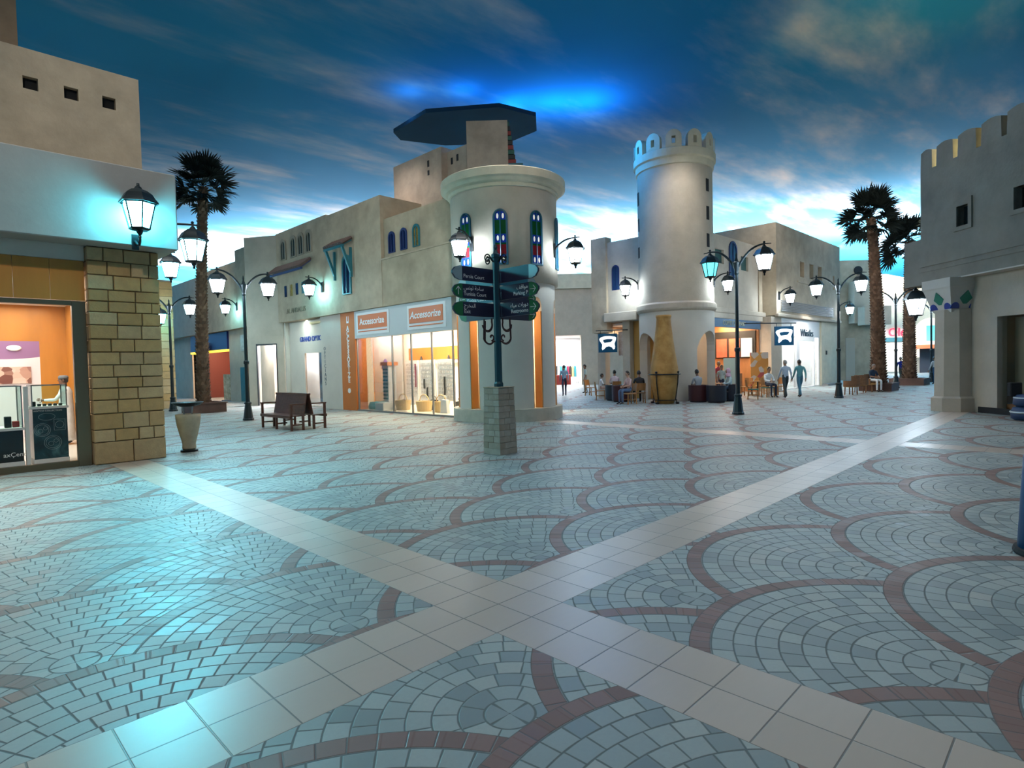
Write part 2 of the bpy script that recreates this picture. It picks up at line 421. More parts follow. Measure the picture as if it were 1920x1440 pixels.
# extra spots added to brighten the facades, no fixtures behind them
for P, T_, pw in (((-5.5, 1.0, 11.8), (0.0, 11.0, 1.4), 1500), ((2.0, 9.0, 11.8), (10.4, 19.0, 5.5), 900), ((4.5, 3.5, 11.8), (11.8, 12.2, 7.6), 800), ((13.0, 2.5, 11.8), (22.4, 11.0, 6.5), 650), ((24.0, 1.0, 11.6), (35.0, 9.4, 6.0), 1000), ((27.0, 19.5, 11.2), (36.2, 28.2, 5.0), 1300), ((2.5, 31.0, 10.5), (10.3, 37.0, 5.0), 900), ((39.0, 3.5, 10.8), (48.5, 10.5, 5.0), 900)):
    spot('facade_fill', P, T_, pw, 62, (1.0, 0.93, 0.80), 0.9, 0.2)
# ------------------------------------------------------------------ shared materials
SAND = mat('sand_plaster', (0.44, 0.355, 0.255), 0.9, var=0.24, vscale=1.1, bump=0.35, bscale=9)
SAND2 = mat('pale_plaster', (0.50, 0.43, 0.34), 0.9, var=0.13, vscale=1.3, bump=0.3, bscale=10)
OCHRE = mat('weathered_ochre_plaster', (0.41, 0.335, 0.235), 0.92, var=0.26, vscale=1.0, bump=0.4, bscale=8)
BROWN = mat('brown_plaster', (0.20, 0.14, 0.085), 0.92, var=0.3, vscale=1.0, bump=0.3, bscale=8)
PINK = mat('rosy_plaster', (0.46, 0.355, 0.275), 0.9, var=0.24, vscale=1.2, bump=0.3, bscale=9)
WHITEP = mat('white_plaster', (0.60, 0.55, 0.475), 0.8, var=0.06, vscale=1.2, bump=0.15, bscale=12)
CREAM = mat('cream_moulding', (0.62, 0.56, 0.42), 0.8, var=0.12, vscale=2, bump=0.2, bscale=14)
STONE = island_mat('sandstone_blocks', [(0.0, (0.48, 0.28, 0.10)), (0.4, (0.62, 0.39, 0.15)), (0.7, (0.55, 0.37, 0.18)), (1.0, (0.68, 0.48, 0.24))])
MORTAR = mat('mortar', (0.12, 0.085, 0.05), 0.95)
IRON = mat('black_iron', (0.012, 0.014, 0.016), 0.42, 0.6, spec=0.5)
TEALIRON = mat('dark_teal_paint', (0.007, 0.016, 0.020), 0.4, 0.2)
POSTTEAL = mat('signpost_teal', (0.010, 0.055, 0.070), 0.4, 0.2)
DARK = mat('dark_opening', (0.012, 0.012, 0.014), 0.8)
BRONZE = mat('bronze_frame', (0.19, 0.145, 0.085), 0.35, 0.7)
STEEL = mat('grey_metal_frame', (0.30, 0.30, 0.30), 0.35, 0.8)
ORANGE = mat('orange_paint', (0.58, 0.165, 0.025), 0.55, var=0.08, vscale=2)
ORANGEW = mat('orange_wood', (0.52, 0.215, 0.035), 0.45, var=0.18, vscale=2.0, stretch=(1, 1, 0.15))
WHITE = mat('white_laminate', (0.80, 0.80, 0.79), 0.5)
WHITEL = mat('white_letters', (0.85, 0.85, 0.83), 0.5)
CEILT = mat('shop_ceiling', (0.82, 0.80, 0.76), 0.8)
SHOPFL = mat('shop_floor', (0.66, 0.62, 0.56), 0.25)
GLASS = glass_mat('shop_glass', (0.97, 0.99, 0.985))
TEALP = mat('teal_paint', (0.014, 0.13, 0.16), 0.5, var=0.15, vscale=3)
BLUEP = mat('blue_paint', (0.010, 0.028, 0.12), 0.5, var=0.12, vscale=3)
SIGNBLUE = mat('sign_blue', (0.002, 0.070, 0.15), 0.5, spec=0.25)

def stone_courses(mb, O, U, width, z0, courses, depth, wmean=0.30, gap=0.016, seed=1):
    """bevelled ashlar blocks on a face: courses = list of heights"""
    rnd = random.Random(seed); O, U = Vector(O), Vector(U); Nn = U.cross(Zv)
    z = z0
    for h in courses:
        x = 0.0
        while x < width - 1e-4:
            w_ = min(wmean * rnd.uniform(0.75, 1.4) if h < 0.38 else width * 0.53, width - x)
            if width - x - w_ < 0.12: w_ = width - x
            d = rnd.uniform(-0.006, 0.010); e = 0.012
            a, b_, c, t = x + gap / 2, x + w_ - gap / 2, z + gap / 2, z + h - gap / 2
            A = [O + U * p + Zv * q_ - Nn * 0.05 for p, q_ in ((a, c), (b_, c), (b_, t), (a, t))]
            B = [O + U * p + Zv * q_ + Nn * (d) for p, q_ in ((a, c), (b_, c), (b_, t), (a, t))]
            Cc = [O + U * p + Zv * q_ + Nn * (d + e) for p, q_ in ((a + e, c + e), (b_ - e, c + e), (b_ - e, t - e), (a + e, t - e))]
            mb.loft([A, B, Cc])
            x += w_
        z += h
    return mb
def arch_poly(w_, h, n=10, pointed=0.0):
    """arched outline, base centre at the origin, counter-clockwise"""
    r = w_ / 2; hs = h - r * (1 + pointed)
    return [(-r, 0), (r, 0)] + [(r * cos(a), hs + r * (1 + pointed) * sin(a)) for a in [pi * i / n for i in range(n + 1)]]

# ------------------------------------------------------------------ corner shop on the left
bA = thing('corner_shop', (-1.8, 15, 0), 'sand plaster corner shop with a sandstone block pillar and three small square openings', 'building')
XL = -5.0
p = MB()
courses = [0.43, 0.24, 0.31, 0.26, 0.23, 0.21, 0.24, 0.25, 0.25, 0.27, 0.25, 0.21, 0.22, 0.28, 0.27, 0.26]
sc_ = 4.32 / sum(courses); courses = [c * sc_ for c in courses]
stone_courses(p, (-0.56, 10.90, 0.0), (1, 0, 0), 1.26, 0.0, courses, 0.1, 0.36, seed=3)
stone_courses(p, (-0.54, 11.66, 0.0), (0, -1, 0), 0.75, 0.0, courses, 0.1, 0.40, seed=5)
stone_courses(p, (0.68, 10.92, 0.0), (0, 1, 0), 0.9, 0.0, courses, 0.1, 0.40, seed=6)
pil = p.build('stone_pillar', STONE, bA, True)
MB().box(-0.535, 0.675, 10.925, 12.2, 0, 4.33).build('pillar_core', MORTAR, pil, True)
MB().box(XL, 0.95, 10.40, 12.4, 4.33, 5.88, bev=0.02).build('fascia', mat('greyish_white_plaster', (0.34, 0.335, 0.315), 0.85, var=0.1, vscale=1.2, bump=0.15, bscale=12), bA, True)
u_ = MB()
wins = [(-1.33 + 0.64 * i, -1.33 + 0.64 * i + 0.235, 7.33, 7.57) for i in range(-4, 4)]
wins = [w_ for w_ in wins if w_[1] < 0.5][-7:]
u_.holed(XL, 0.62, 5.88, 8.10, wins, (0, 11.5, 0), (1, 0, 0), 0.35)
u_.box(XL, 0.62, 19.0, 19.35, 5.88, 8.10).box(0.27, 0.62, 11.85, 19.0, 5.88, 8.10).box(XL, 0.27, 11.85, 19.0, 8.0, 8.10)
u_.build('upper_wall', OCHRE, bA, True)
for w_ in wins[-3:]:
    MB().box(w_[0] + 0.004, w_[1] - 0.004, 11.62, 11.66, w_[2] + 0.004, w_[3] - 0.004).build('window', DARK, bA, True)
MB().box(XL, -1.36, 11.62, 14.5, 8.11, 11.0).build('roof_turret', BROWN, bA, True)
MB().box(0.35, 0.70, 12.4, 30.0, 0, 4.33).build('side_wall', SAND2, bA, True)
MB().box(XL, -0.57, 11.02, 11.16, 4.04, 4.33).build('header_strip', WHITEP, bA, True)
h_ = MB()
for i in range(8):
    h_.box(-0.575 - (i + 1) * 0.545, -0.575 - i * 0.545 - 0.006, 11.04, 11.12, 3.26, 4.035, bev=0.004)
h_.build('header_panel', ORANGEW, bA, True)
fr = MB()
fr.box(-0.80, -0.575, 11.06, 11.2, 0.0, 3.25, bev=0.008).box(XL, -0.80, 11.06, 11.2, 3.16, 3.25).box(XL, -0.80, 11.06, 11.2, 0.0, 0.12)
fr.build('window_frame', BRONZE, bA, True)
MB().box(XL, -0.80, 11.12, 11.132, 0.12, 3.16).build('window_pane', GLASS, bA, True)
# inside of the shop
fl_ = MB(); fl_.box(XL, 0.34, 11.2, 19.0, 0.0, 0.04); fl_.build('shop_floor', SHOPFL, bA, True)
MB().box(XL, 0.34, 11.2, 19.0, 3.86, 3.95).build('shop_ceiling', CEILT, bA, True)
def wave_wall():
    m, b = newmat('lilac_wall_with_white_wave'); t = NT(m); M = t.M
    pos = t.node('ShaderNodeNewGeometry').outputs['Position']; sp = t.node('ShaderNodeSeparateXYZ'); t.l.new(pos, sp.inputs[0])
    e = M('ADD', 2.42, M('MULTIPLY', M('SINE', M('MULTIPLY', sp.outputs[0], 1.3)), 0.12))
    t.l.new(t.mix(M('GREATER_THAN', sp.outputs[2], e), (0.78, 0.74, 0.80, 1), (0.30, 0.16, 0.33, 1)), b.inputs['Base Color'])
    return m
MB().box(XL, 0.34, 18.9, 19.0, 2.82, 3.86).build('back_wall', ORANGEW, bA, True)
MB().box(XL, -0.40, 18.88, 18.98, 0.04, 2.82).build('back_wall', wave_wall(), bA, True)
MB().box(-0.40, 0.34, 18.86, 18.98, 0.04, 2.82).build('wood_panel', ORANGEW, bA, True)
g = MB(); g.box(0.24, 0.34, 11.2, 18.86, 0.04, 3.86); g.build('side_panel', ORANGEW, bA, True)
MB().box(0.20, 0.235, 12.6, 15.0, 0.3, 3.0).box(0.20, 0.235, 15.4, 17.2, 0.3, 3.0).build('mirror', mat('mirror_glass', (0.8, 0.8, 0.8), 0.04, 1.0), bA, True)
ds = MB()
for x_ in (-3.0, -1.9, -0.9):
    for y_ in (11.7, 13.5, 15.5): ds.lathe([(0.075, 3.855), (0.075, 3.835), (0.05, 3.83)], (x_, y_, 0), 12)
ds.build('downlight', mat('lamp_glow_warm', (1, 0.9, 0.75), emit=14, ecol=(1, 0.86, 0.66)), bA, True)
area('shop_light', (-2.4, 13.2, 3.80), (-2.4, 13.2, 0), 4.5, 3.2, 240, (1, 0.90, 0.78))
area('shop_light', (-2.4, 17.0, 3.80), (-2.4, 17.0, 0), 4.5, 3.2, 170, (1, 0.88, 0.76))
# picture strip on the back wall
def photo_strip():
    m, b = newmat('collage_print'); t = NT(m)
    tc = t.node('ShaderNodeTexCoord').outputs['Object']
    v = t.node('ShaderNodeTexVoronoi'); v.inputs['Scale'].default_value = 5; t.l.new(tc, v.inputs[0])
    sp = t.node('ShaderNodeSeparateXYZ'); t.l.new(v.outputs['Color'], sp.inputs[0])
    t.l.new(t.ramp(sp.outputs[0], [(0, (0.16, 0.05, 0.04)), (0.4, (0.62, 0.38, 0.30)), (0.7, (0.75, 0.62, 0.55)), (1, (0.30, 0.14, 0.12))]), b.inputs['Base Color'])
    return m
tag(MB().box(-3.4, -0.62, 18.84, 18.87, 1.60, 2.08).build('wall_picture', photo_strip(), None, loc=(-2, 18.86, 1.6)), 'wide picture strip on the lilac back wall of the left shop', 'picture')
bd = MB(); bd.lathe([(0.001, 0), (0.17, 0), (0.2, 0.02), (0.17, 0.04), (0.001, 0.04)], (0, 0, 0), 20)
o = bd.build('wall_emblem', WHITE); o.location = (-0.98, 18.86, 2.62); o.rotation_euler = (pi / 2, 0, 0); o.scale = (0.85, 0.42, 1)
tag(o, 'small oval white emblem on the lilac wall above the picture strip', 'sign')
# display counters
def counter(x0, x1, y0, y1, zc, zt, label, front):
    r = thing('display_counter', ((x0 + x1) / 2, (y0 + y1) / 2, 0.04), label, 'counter', 'glass display counters in the left shop')
    b0 = 0.041
    MB().box(x0, x1, y0, y1, b0, b0 + 0.10).box(x0 - 0.02, x1 + 0.02, y0 - 0.02, y1 + 0.02, zc - 0.05, zc).build('base', WHITE, r, True)
    fp = MB().box(x0 + 0.01, x1 - 0.01, y0 + 0.004, y1 - 0.01, b0 + 0.10, zc - 0.05).build('front_panel', front, r, True)
    q = MB()
    for X_, Y_ in ((x0, y0), (x1 - 0.02, y0), (x0, y1 - 0.02), (x1 - 0.02, y1 - 0.02)): q.box(X_, X_ + 0.02, Y_, Y_ + 0.02, zc, zt)
    q.box(x0, x1, y0, y0 + 0.02, zt - 0.02, zt).box(x0, x1, y1 - 0.02, y1, zt - 0.02, zt).box(x0, x0 + 0.02, y0, y1, zt - 0.02, zt).box(x1 - 0.02, x1, y0, y1, zt - 0.02, zt)
    q.build('frame', STEEL, r, True)
    MB().box(x0 + 0.006, x1 - 0.006, y0 + 0.006, y0 + 0.012, zc, zt - 0.02).box(x0 + 0.006, x0 + 0.012, y0 + 0.012, y1, zc, zt - 0.02).box(x1 - 0.012, x1 - 0.006, y0 + 0.012, y1, zc, zt - 0.02).build('glass_case', glass_mat('case_glass', (0.80, 0.95, 0.93)), r, True)
    return r, fp
BLACKL = mat('black_gloss_panel', (0.012, 0.018, 0.022), 0.25)
def graphic_panel():
    m, b = newmat('dark_teal_graphic_print'); t = NT(m)
    tc = t.node('ShaderNodeTexCoord').outputs['Object']
    n1 = t.noise(tc, 3.0, 4, 0.6, 0.8)
    t.l.new(t.ramp(n1, [(0.35, (0.006, 0.018, 0.028)), (0.55, (0.015, 0.06, 0.075)), (0.72, (0.10, 0.24, 0.27))]), b.inputs['Base Color'])
    b.inputs['Roughness'].default_value = 0.3
    return m
c1, f1 = counter(-2.75, -1.55, 11.75, 12.5, 0.80, 1.62, 'black fronted display counter at the left edge of the shop window', BLACKL)
text_mesh('ax\u00c7ent', 0.115, 'lettering', WHITEL, (-1.70, 11.745, 0.28), (1, 0, 0), (0, 0, 1), c1, 0.003)
c2, f2 = counter(-1.41, -0.84, 11.75, 12.4, 1.19, 1.62, 'counter with dark teal watch picture front, right behind the shop window', graphic_panel())
# line drawings of watches on the counter front
LINEW = mat('pale_line_art', (0.55, 0.62, 0.62), 0.5)
def ring2(mb, cx, cz, r, y, th=0.008, sx=1.0):
    pts = [(cx + sx * r * cos(2 * pi * i / 18), y, cz + r * sin(2 * pi * i / 18)) for i in range(18)]
    for i in range(18): mb.bar(pts[i], pts[(i + 1) % 18], th, 0.003)
la = MB(); Y_ = 11.748
for cx, cz, r in ((-1.26, 0.72, 0.13), (-1.10, 0.46, 0.14)):
    ring2(la, cx, cz, r, Y_); ring2(la, cx, cz, r * 0.8, Y_, 0.005); ring2(la, cx - .03, cz - .02, r * 0.3, Y_, 0.005); ring2(la, cx + .05, cz + .03, r * 0.25, Y_, 0.005)
la.bar((-1.07, Y_, 0.70), (-0.89, Y_, 0.70), 0.007, 0.003).bar((-1.07, Y_, 0.92), (-0.89, Y_, 0.92), 0.007, 0.003).bar((-1.07, Y_, 0.70), (-1.07, Y_, 0.92), 0.007, 0.003).bar((-0.89, Y_, 0.70), (-0.89, Y_, 0.92), 0.007, 0.003)
ring2(la, -0.98, 0.81, 0.07, Y_, 0.006); ring2(la, -1.18, 0.98, 0.07, Y_, 0.006, 1.9)
la.build('line_art', LINEW, c2, True)
text_mesh('WATCH COLLECTION', 0.045, 'lettering', WHITEL, (-1.16, 11.746, 1.10), (1, 0, 0), (0, 0, 1), c2, 0.002)
# goods in the cases
rnd = random.Random(4)
gm = [mat('watch_box_black', (0.02, 0.02, 0.02), 0.3), mat('watch_box_white', (0.75, 0.75, 0.76), 0.4), mat('watch_box_red', (0.4, 0.03, 0.03), 0.4), mat('watch_box_blue', (0.05, 0.2, 0.4), 0.4)]
gn = ['black', 'white', 'red', 'blue']
for i in range(6):
    x_ = -1.36 + i * 0.085
    o = MB().box(-0.03, 0.03, -0.04, 0.04, 0, 0.05 + 0.05 * (i == 0), bev=0.008).build('watch_box', gm[0], None, loc=(0, 0, 0)); o.location = (x_, 11.9, 1.1905)
    tag(o, ('slightly taller black box at the left end of' if i == 0 else f'small black box, {ORD[i]} from the left in') + ' the narrow glass case', 'box', 'watch boxes in the narrow glass case')
for i, (x_, k_, h_) in enumerate(((-2.55, 1, .28), (-2.35, 0, .18), (-2.12, 3, .22), (-1.94, 1, .34), (-1.76, 0, .22), (-1.64, 2, .12))):
    o = MB().box(-0.055, 0.055, -0.05, 0.05, 0, h_, bev=0.01).build('gift_box', gm[k_]); o.location = (x_, 12.0, 0.8005)
    tag(o, f'{gn[k_]} box, {ORD[i]} from the left in the wide glass case over the black counter', 'box', 'boxes in the wide glass case')
MB().box(-1.52, -1.455, 11.78, 11.9, 0.041, 1.6).build('display_post', WHITE)
tag(bpy.data.objects['display_post'], 'slim white display post between the two shop counters', 'post')
# ------------------------------------------------------------------ long shop building with the round corner tower
bB = thing('arcade_building', (12, 20, 0), 'long plaster building with a round corner tower and coloured glass windows', 'building')
UX = (0, -1, 0)     # to the right along the facade, seen from the street
GX, FX = 10.34, 10.18
# upper walls, near to far
MB().box(FX + 0.12, 12.0, 12.4, 17.0, 6.1, 7.68).build('upper_wall', OCHRE, bB, True)
MB().box(FX, 12.0, 12.4, 17.0, 4.24, 6.1).build('upper_wall', OCHRE, bB, True)
MB().box(FX - 0.03, FX + 0.03, 12.4, 17.0, 6.06, 6.12).build('ledge', SAND, bB, True)
MB().box(FX - 0.02, 12.5, 17.0, 21.4, 4.24, 8.62).build('upper_wall', SAND, bB, True)
MB().box(FX + 0.02, 12.5, 21.4, 26.6, 4.24, 8.72).build('upper_wall', SAND, bB, True)
# slanted wall piece with the shop door
cw0, cw1 = Vector((10.40, 26.55, 0)), Vector((9.28, 28.35, 0))
ud = (cw0 - cw1).normalized()          # to the right seen from the street
Lc = (cw1 - cw0).length
q = MB(); q.holed(0, Lc, 0, 8.72, [(0.52, Lc - 0.42, 0.0, 3.16)], cw1, ud, 0.3); q.build('slanted_wall', SAND2, bB, True)
nd = ud.cross(Zv)
di = MB(); di.holed(0.50, Lc - 0.40, 0.0, 3.2, [(0.56, Lc - 0.46, 0.0, 3.12)], cw1 + nd * 0.02, ud, 0.1); di.build('door_frame', mat('dark_frame', (0.05, 0.05, 0.055), 0.4), bB, True)
# lit room behind the door
rm = MB(); B_ = cw1 - nd * 2.6
rm.holed(-0.4, Lc + 0.4, 0.0, 3.6, [], B_, ud, 0.05)
rm.build('shop_back_wall', WHITE, bB, True)
MB().loft([[cw1 - nd * a + ud * b + Zv * z for a, b in ((0.31, -0.4), (2.58, -0.4), (2.58, Lc + 0.4), (0.31, Lc + 0.4))] for z in (3.5, 3.6)]).build('shop_ceiling', CEILT, bB, True)
P = cw1 - nd * 1.4 + ud * (Lc / 2) + Zv * 3.45
area('shop_light', P, P - Zv, 1.6, 1.6, 700, (1, 0.96, 0.96))
# far part of the facade
MB().box(FX - 0.02, 12.5, 28.4, 32.0, 4.3, 8.72).build('upper_wall', SAND, bB, True)
MB().box(FX + 0.05, 12.5, 32.0, 37.3, 4.3, 8.15).build('upper_wall', SAND, bB, True)
MB().box(FX, 12.5, 37.3, 46.0, 4.3, 8.0).build('upper_wall', SAND2, bB, True)
q = MB(); q.holed(-34.6, -28.3, 0, 4.3, [], (10.6, 0, 0), UX, 0.25); q.build('lower_wall', SAND2, bB, True)
MB().box(10.6, 10.9, 41.5, 46.0, 0, 4.3).build('lower_wall', SAND2, bB, True)
td = MB().box(10.55, 10.595, 31.75, 32.85, 0.05, 2.05).build('door', TEALP, bB, True)
MB().box(10.555, 10.60, 31.5, 32.7, 3.0, 3.95).box(10.53, 10.555, 31.6, 32.6, 3.1, 3.85).build('notice_frame', mat('pale_notice', (0.55, 0.56, 0.52), 0.6, var=0.25, vscale=6), bB, True)
# shop with the dark blue sign band
MB().box(10.5, 10.7, 34.65, 41.4, 3.2, 4.28).build('sign_band', mat('navy_band', (0.008, 0.012, 0.09), 0.4), bB, True)
MB().box(10.48, 10.7, 34.65, 41.4, 3.06, 3.19).build('yellow_strip', mat('yellow_lit_strip', (0.8, 0.55, 0.05), 0.5, emit=1.6, ecol=(1, 0.62, 0.05)), bB, True)
MB().box(13.4, 13.5, 34.5, 41.6, 0, 4.2).build('shop_back_wall', mat('brick_red_wall', (0.22, 0.045, 0.025), 0.6, var=0.3, vscale=2), bB, True)
MB().box(10.7, 13.4, 34.5, 41.6, 4.1, 4.2).build('shop_ceiling', CEILT, bB, True)
for y_ in (34.4, 41.5): MB().box(10.7, 13.4, y_, y_ + 0.1, 0, 4.1).build('shop_side_wall', mat('wine_wall', (0.16, 0.04, 0.03), 0.6), bB, True)
area('shop_light', (12, 38, 4.0), (12, 38, 0), 1.5, 5, 320, (1, 0.72, 0.5))
rs = MB(); rs.lathe([(0.001, 0), (0.52, 0), (0.52, 0.06), (0.001, 0.06)], (0, 0, 0), 24)
rs2 = thing('round_sign', (10.36, 38.0, 3.2), 'round navy hanging sign with a yellow emblem beyond the left palm', 'sign')
o = rs.build('disc', mat('navy_band', (0, 0, 0)), rs2); o.rotation_euler = (0, -pi / 2, 0)
e_ = MB(); e_.prism([(-0.34, -0.2), (0.36, -0.2), (0.2, 0.0), (0.05, 0.05), (-0.05, 0.3), (-0.16, 0.05)], (-0.065, 0, 0), UX, (0, 0, 1), 0.004)
e_.build('emblem', mat('yellow_lit_strip', (0, 0, 0)), rs2)
# ---- ground floor of the near part
MB().box(GX, 11.9, 20.6, 22.5, 0, 4.24).build('white_pier', WHITEP, bB, True)
MB().box(GX - 0.03, GX + 0.5, 19.42, 20.6, 0.0, 4.24).build('orange_pier', ORANGE, bB, True)
MB().box(GX - 0.05, GX + 0.2, 12.9, 19.40, 3.08, 4.235).build('sign_fascia', mat('pale_grey_fascia', (0.55, 0.57, 0.57), 0.5), bB, True)
MB().box(GX - 0.02, GX + 0.12, 12.9, 19.41, 0.0, 0.06).build('sill', STEEL, bB, True)
for y_ in (12.98, 14.19, 15.47, 16.74, 19.36): MB().box(GX + 0.01, GX + 0.07, y_ - 0.025, y_ + 0.025, 0.06, 3.07).build('mullion', STEEL, bB, True)
MB().box(GX + 0.035, GX + 0.047, 12.98, 19.36, 0.06, 3.07).build('window_pane', GLASS, bB, True)
# vertical lettering on the orange pier, one letter under another
for i, ch in enumerate('ACCESSORIZE'):
    text_mesh(ch, 0.30, 'letter', WHITEL, (GX - 0.034, 20.0, 3.55 - i * 0.225), UX, (0, 0, 1), bB, 0.004, bold=0.035)
o = MB().lathe([(0.001, 0), (0.11, 0), (0.11, 0.02), (0.001, 0.02)], (0, 0, 0), 18).build('roundel', WHITEL, bB); o.location = (GX - 0.032 - 12, 0.0, 0.85); o.rotation_euler = (0, -pi / 2, 0)
MB().prism([(-.09, 0), (.09, 0), (.09, .3), (.05, .3), (.05, .08), (-.05, .08), (-.05, .3), (-.09, .3)], (GX - 0.033, 20.0, 3.78), UX, (0, 0, 1), 0.004).build('monogram', WHITEL, bB, True)
# two orange signs
def shop_sign(y0, y1, z0, z1, body, size, label, italic=0.0):
    r = thing('shop_sign', (GX - 0.08, (y0 + y1) / 2, z0), label, 'sign', 'orange signs over the shop window')
    MB().box(GX - 0.075, GX - 0.052, y0 - 0.14, y1 + 0.14, z0 - 0.12, z1 + 0.1).build('backboard', WHITE, r, True)
    MB().box(GX - 0.095, GX - 0.076, y0, y1, z0 + 0.12, z1).box(GX - 0.095, GX - 0.076, y0, y1, z0, z0 + 0.035).build('panel', mat('sign_orange', (0.66, 0.15, 0.02), 0.45), r, True)
    text_mesh(body, size, 'lettering', WHITEL, (GX - 0.0985, (y0 + y1) / 2, (z0 + z1) / 2 + 0.06), UX, (italic, 0, 1) if False else (0, -italic, 1), r, 0.004, bold=0.02)
    return r
shop_sign(16.90, 19.05, 3.33, 4.03, 'Accessorize', 0.38, 'left orange sign with white lettering above the shop window')
shop_sign(13.35, 15.38, 3.33, 4.02, 'Accessorize', 0.38, 'right orange sign with slanted white lettering, nearest the round tower', 0.25)
# room behind the glass
YB0, YB1, XB = 12.0, 20.5, 14.6
MB().box(10.5, XB, 13.0, 19.6, 0.0, 0.048).build('shop_floor', mat('cream_shop_floor', (0.72, 0.62, 0.46), 0.3), bB, True)
MB().box(10.5, XB, YB0, 23.9, 4.0, 4.1).build('shop_ceiling', mat('warm_shop_ceiling', (0.85, 0.72, 0.42), 0.8), bB, True)
MB().box(XB, XB + 0.1, YB0, 24.0, 0, 4.0).build('shop_back_wall', mat('warm_white_wall', (0.85, 0.82, 0.76), 0.7), bB, True)
MB().box(10.9, XB, 22.6, 22.7, 0, 4.0).build('shop_side_wall', mat('apricot_wall', (0.75, 0.27, 0.05), 0.6), bB, True)
MB().box(13.2, 13.26, 20.2, 22.59, 0.0, 3.4).build('white_panel', WHITE, bB, True)
MB().box(XB - 0.06, XB - 0.002, 13.0, 21.5, 2.15, 2.75).build('orange_strip', ORANGE, bB, True)
for y_ in (13.8, 16.2, 18.6, 21.2): area('shop_light', (12.3, y_, 3.92), (12.3, y_, 0), 2.0, 1.4, 300, (1, 0.88, 0.68))
# ---- optician between the white pier and the slanted wall
MB().box(10.62, 10.9, 22.5, 26.5, 2.7, 4.24).build('lower_wall', WHITEP, bB, True)
q = MB(); q.holed(-26.5, -22.5, 0, 2.7, [(-24.75, -22.85, 0.05, 2.62)], (10.62, 0, 0), UX, 0.1); q.build('lower_wall', WHITEP, bB, True)
MB().box(10.66, 10.67, 22.85, 24.75, 0.05, 2.62).build('window_pane', GLASS, bB, True)
MB().box(12.6, 12.7, 22.8, 26.4, 0, 4.0).build('shop_back_wall', mat('pale_pink_wall', (0.85, 0.74, 0.70), 0.6), bB, True)
area('shop_light', (11.9, 24.0, 3.8), (11.9, 24.0, 0), 1.0, 2.0, 260, (1, 0.9, 0.86))
MB().box(10.92, 12.6, 22.72, 26.4, 3.9, 4.0).build('shop_ceiling', CEILT, bB, True)
area('canopy_light', (10.42, 24.4, 4.22), (10.46, 24.4, 0), 0.15, 3.4, 60, (0.85, 1.0, 0.97))
text_mesh('GRAND OPTICS', 0.33, 'lettering', mat('letter_blue', (0.02, 0.05, 0.28), 0.4), (10.61, 24.0, 3.30), UX, (0, 0, 1), bB, 0.01, bold=0.03)
for i, ch in enumerate('OPTICIANS'):
    text_mesh(ch, 0.24, 'letter', mat('letter_grey', (0.10, 0.13, 0.15), 0.5), (GX - 0.006, 22.15, 2.75 - i * 0.2), UX, (0, 0, 1), bB, 0.005)
# ---- windows of the upper walls
def arch_window(parent, O, U, w_, h, frame, pane, fw_=0.06, proud=0.05, mull=True, name='window'):
    O = Vector(O); U = Vector(U); Nn = U.cross(Zv)
    f_ = MB()
    outer = arch_poly(w_ + 2 * fw_, h + fw_ * 1.5); inner = arch_poly(w_, h)
    inner = [(x, max(y, fw_ * 0.5)) for x, y in inner]
    P = lambda L, d: [O + U * x + Zv * y + Nn * d for x, y in L]
    f_.loft([P(inner, -0.02), P(inner, proud), P(outer, proud), P(outer, -0.02)], True, False)
    if mull: f_.bar(O + Zv * 0.02 + Nn * (proud - .01), O + Zv * (h - 0.02) + Nn * (proud - .01), 0.03)
    wn = f_.build(name, frame, parent, True)
    MB().prism(inner, O + Nn * (proud - 0.035), U, Zv, 0.02).build('pane', pane, wn, True)
    return wn
PANE = mat('dark_blue_glass', (0.008, 0.02, 0.07), 0.15); PANEG = mat('dark_green_glass', (0.02, 0.04, 0.04), 0.2)
for y_, fr_, pn_ in ((16.42, BLUEP, PANE), (15.62, BLUEP, PANE), (14.82, TEALP, mat('amber_glass', (0.5, 0.2, 0.05), 0.3, var=0.8, vscale=9, tint=(0.45, 0.30, 0.05)))):
    arch_window(bB, (FX + 0.12, y_, 6.28), UX, 0.30, 0.74, fr_, pn_)
GREYF = mat('grey_stone_frame', (0.30, 0.26, 0.20), 0.8)
for y_ in (25.75, 24.65, 23.85, 23.05):
    arch_window(bB, (FX + 0.02, y_, 7.28), UX, 0.42, 0.92, GREYF, PANEG, 0.10, 0.06)
# narrow blue slots under the tiled awning
for i in range(5):
    MB().box(FX - 0.015, FX + 0.03, 25.55 - i * 0.62, 25.75 - i * 0.62, 5.45, 6.0 - 0.0 * i).build('slot_window', (PANE, mat('amber_glass', (0, 0, 0)), PANE, TEALP, PANE)[i], bB, True)
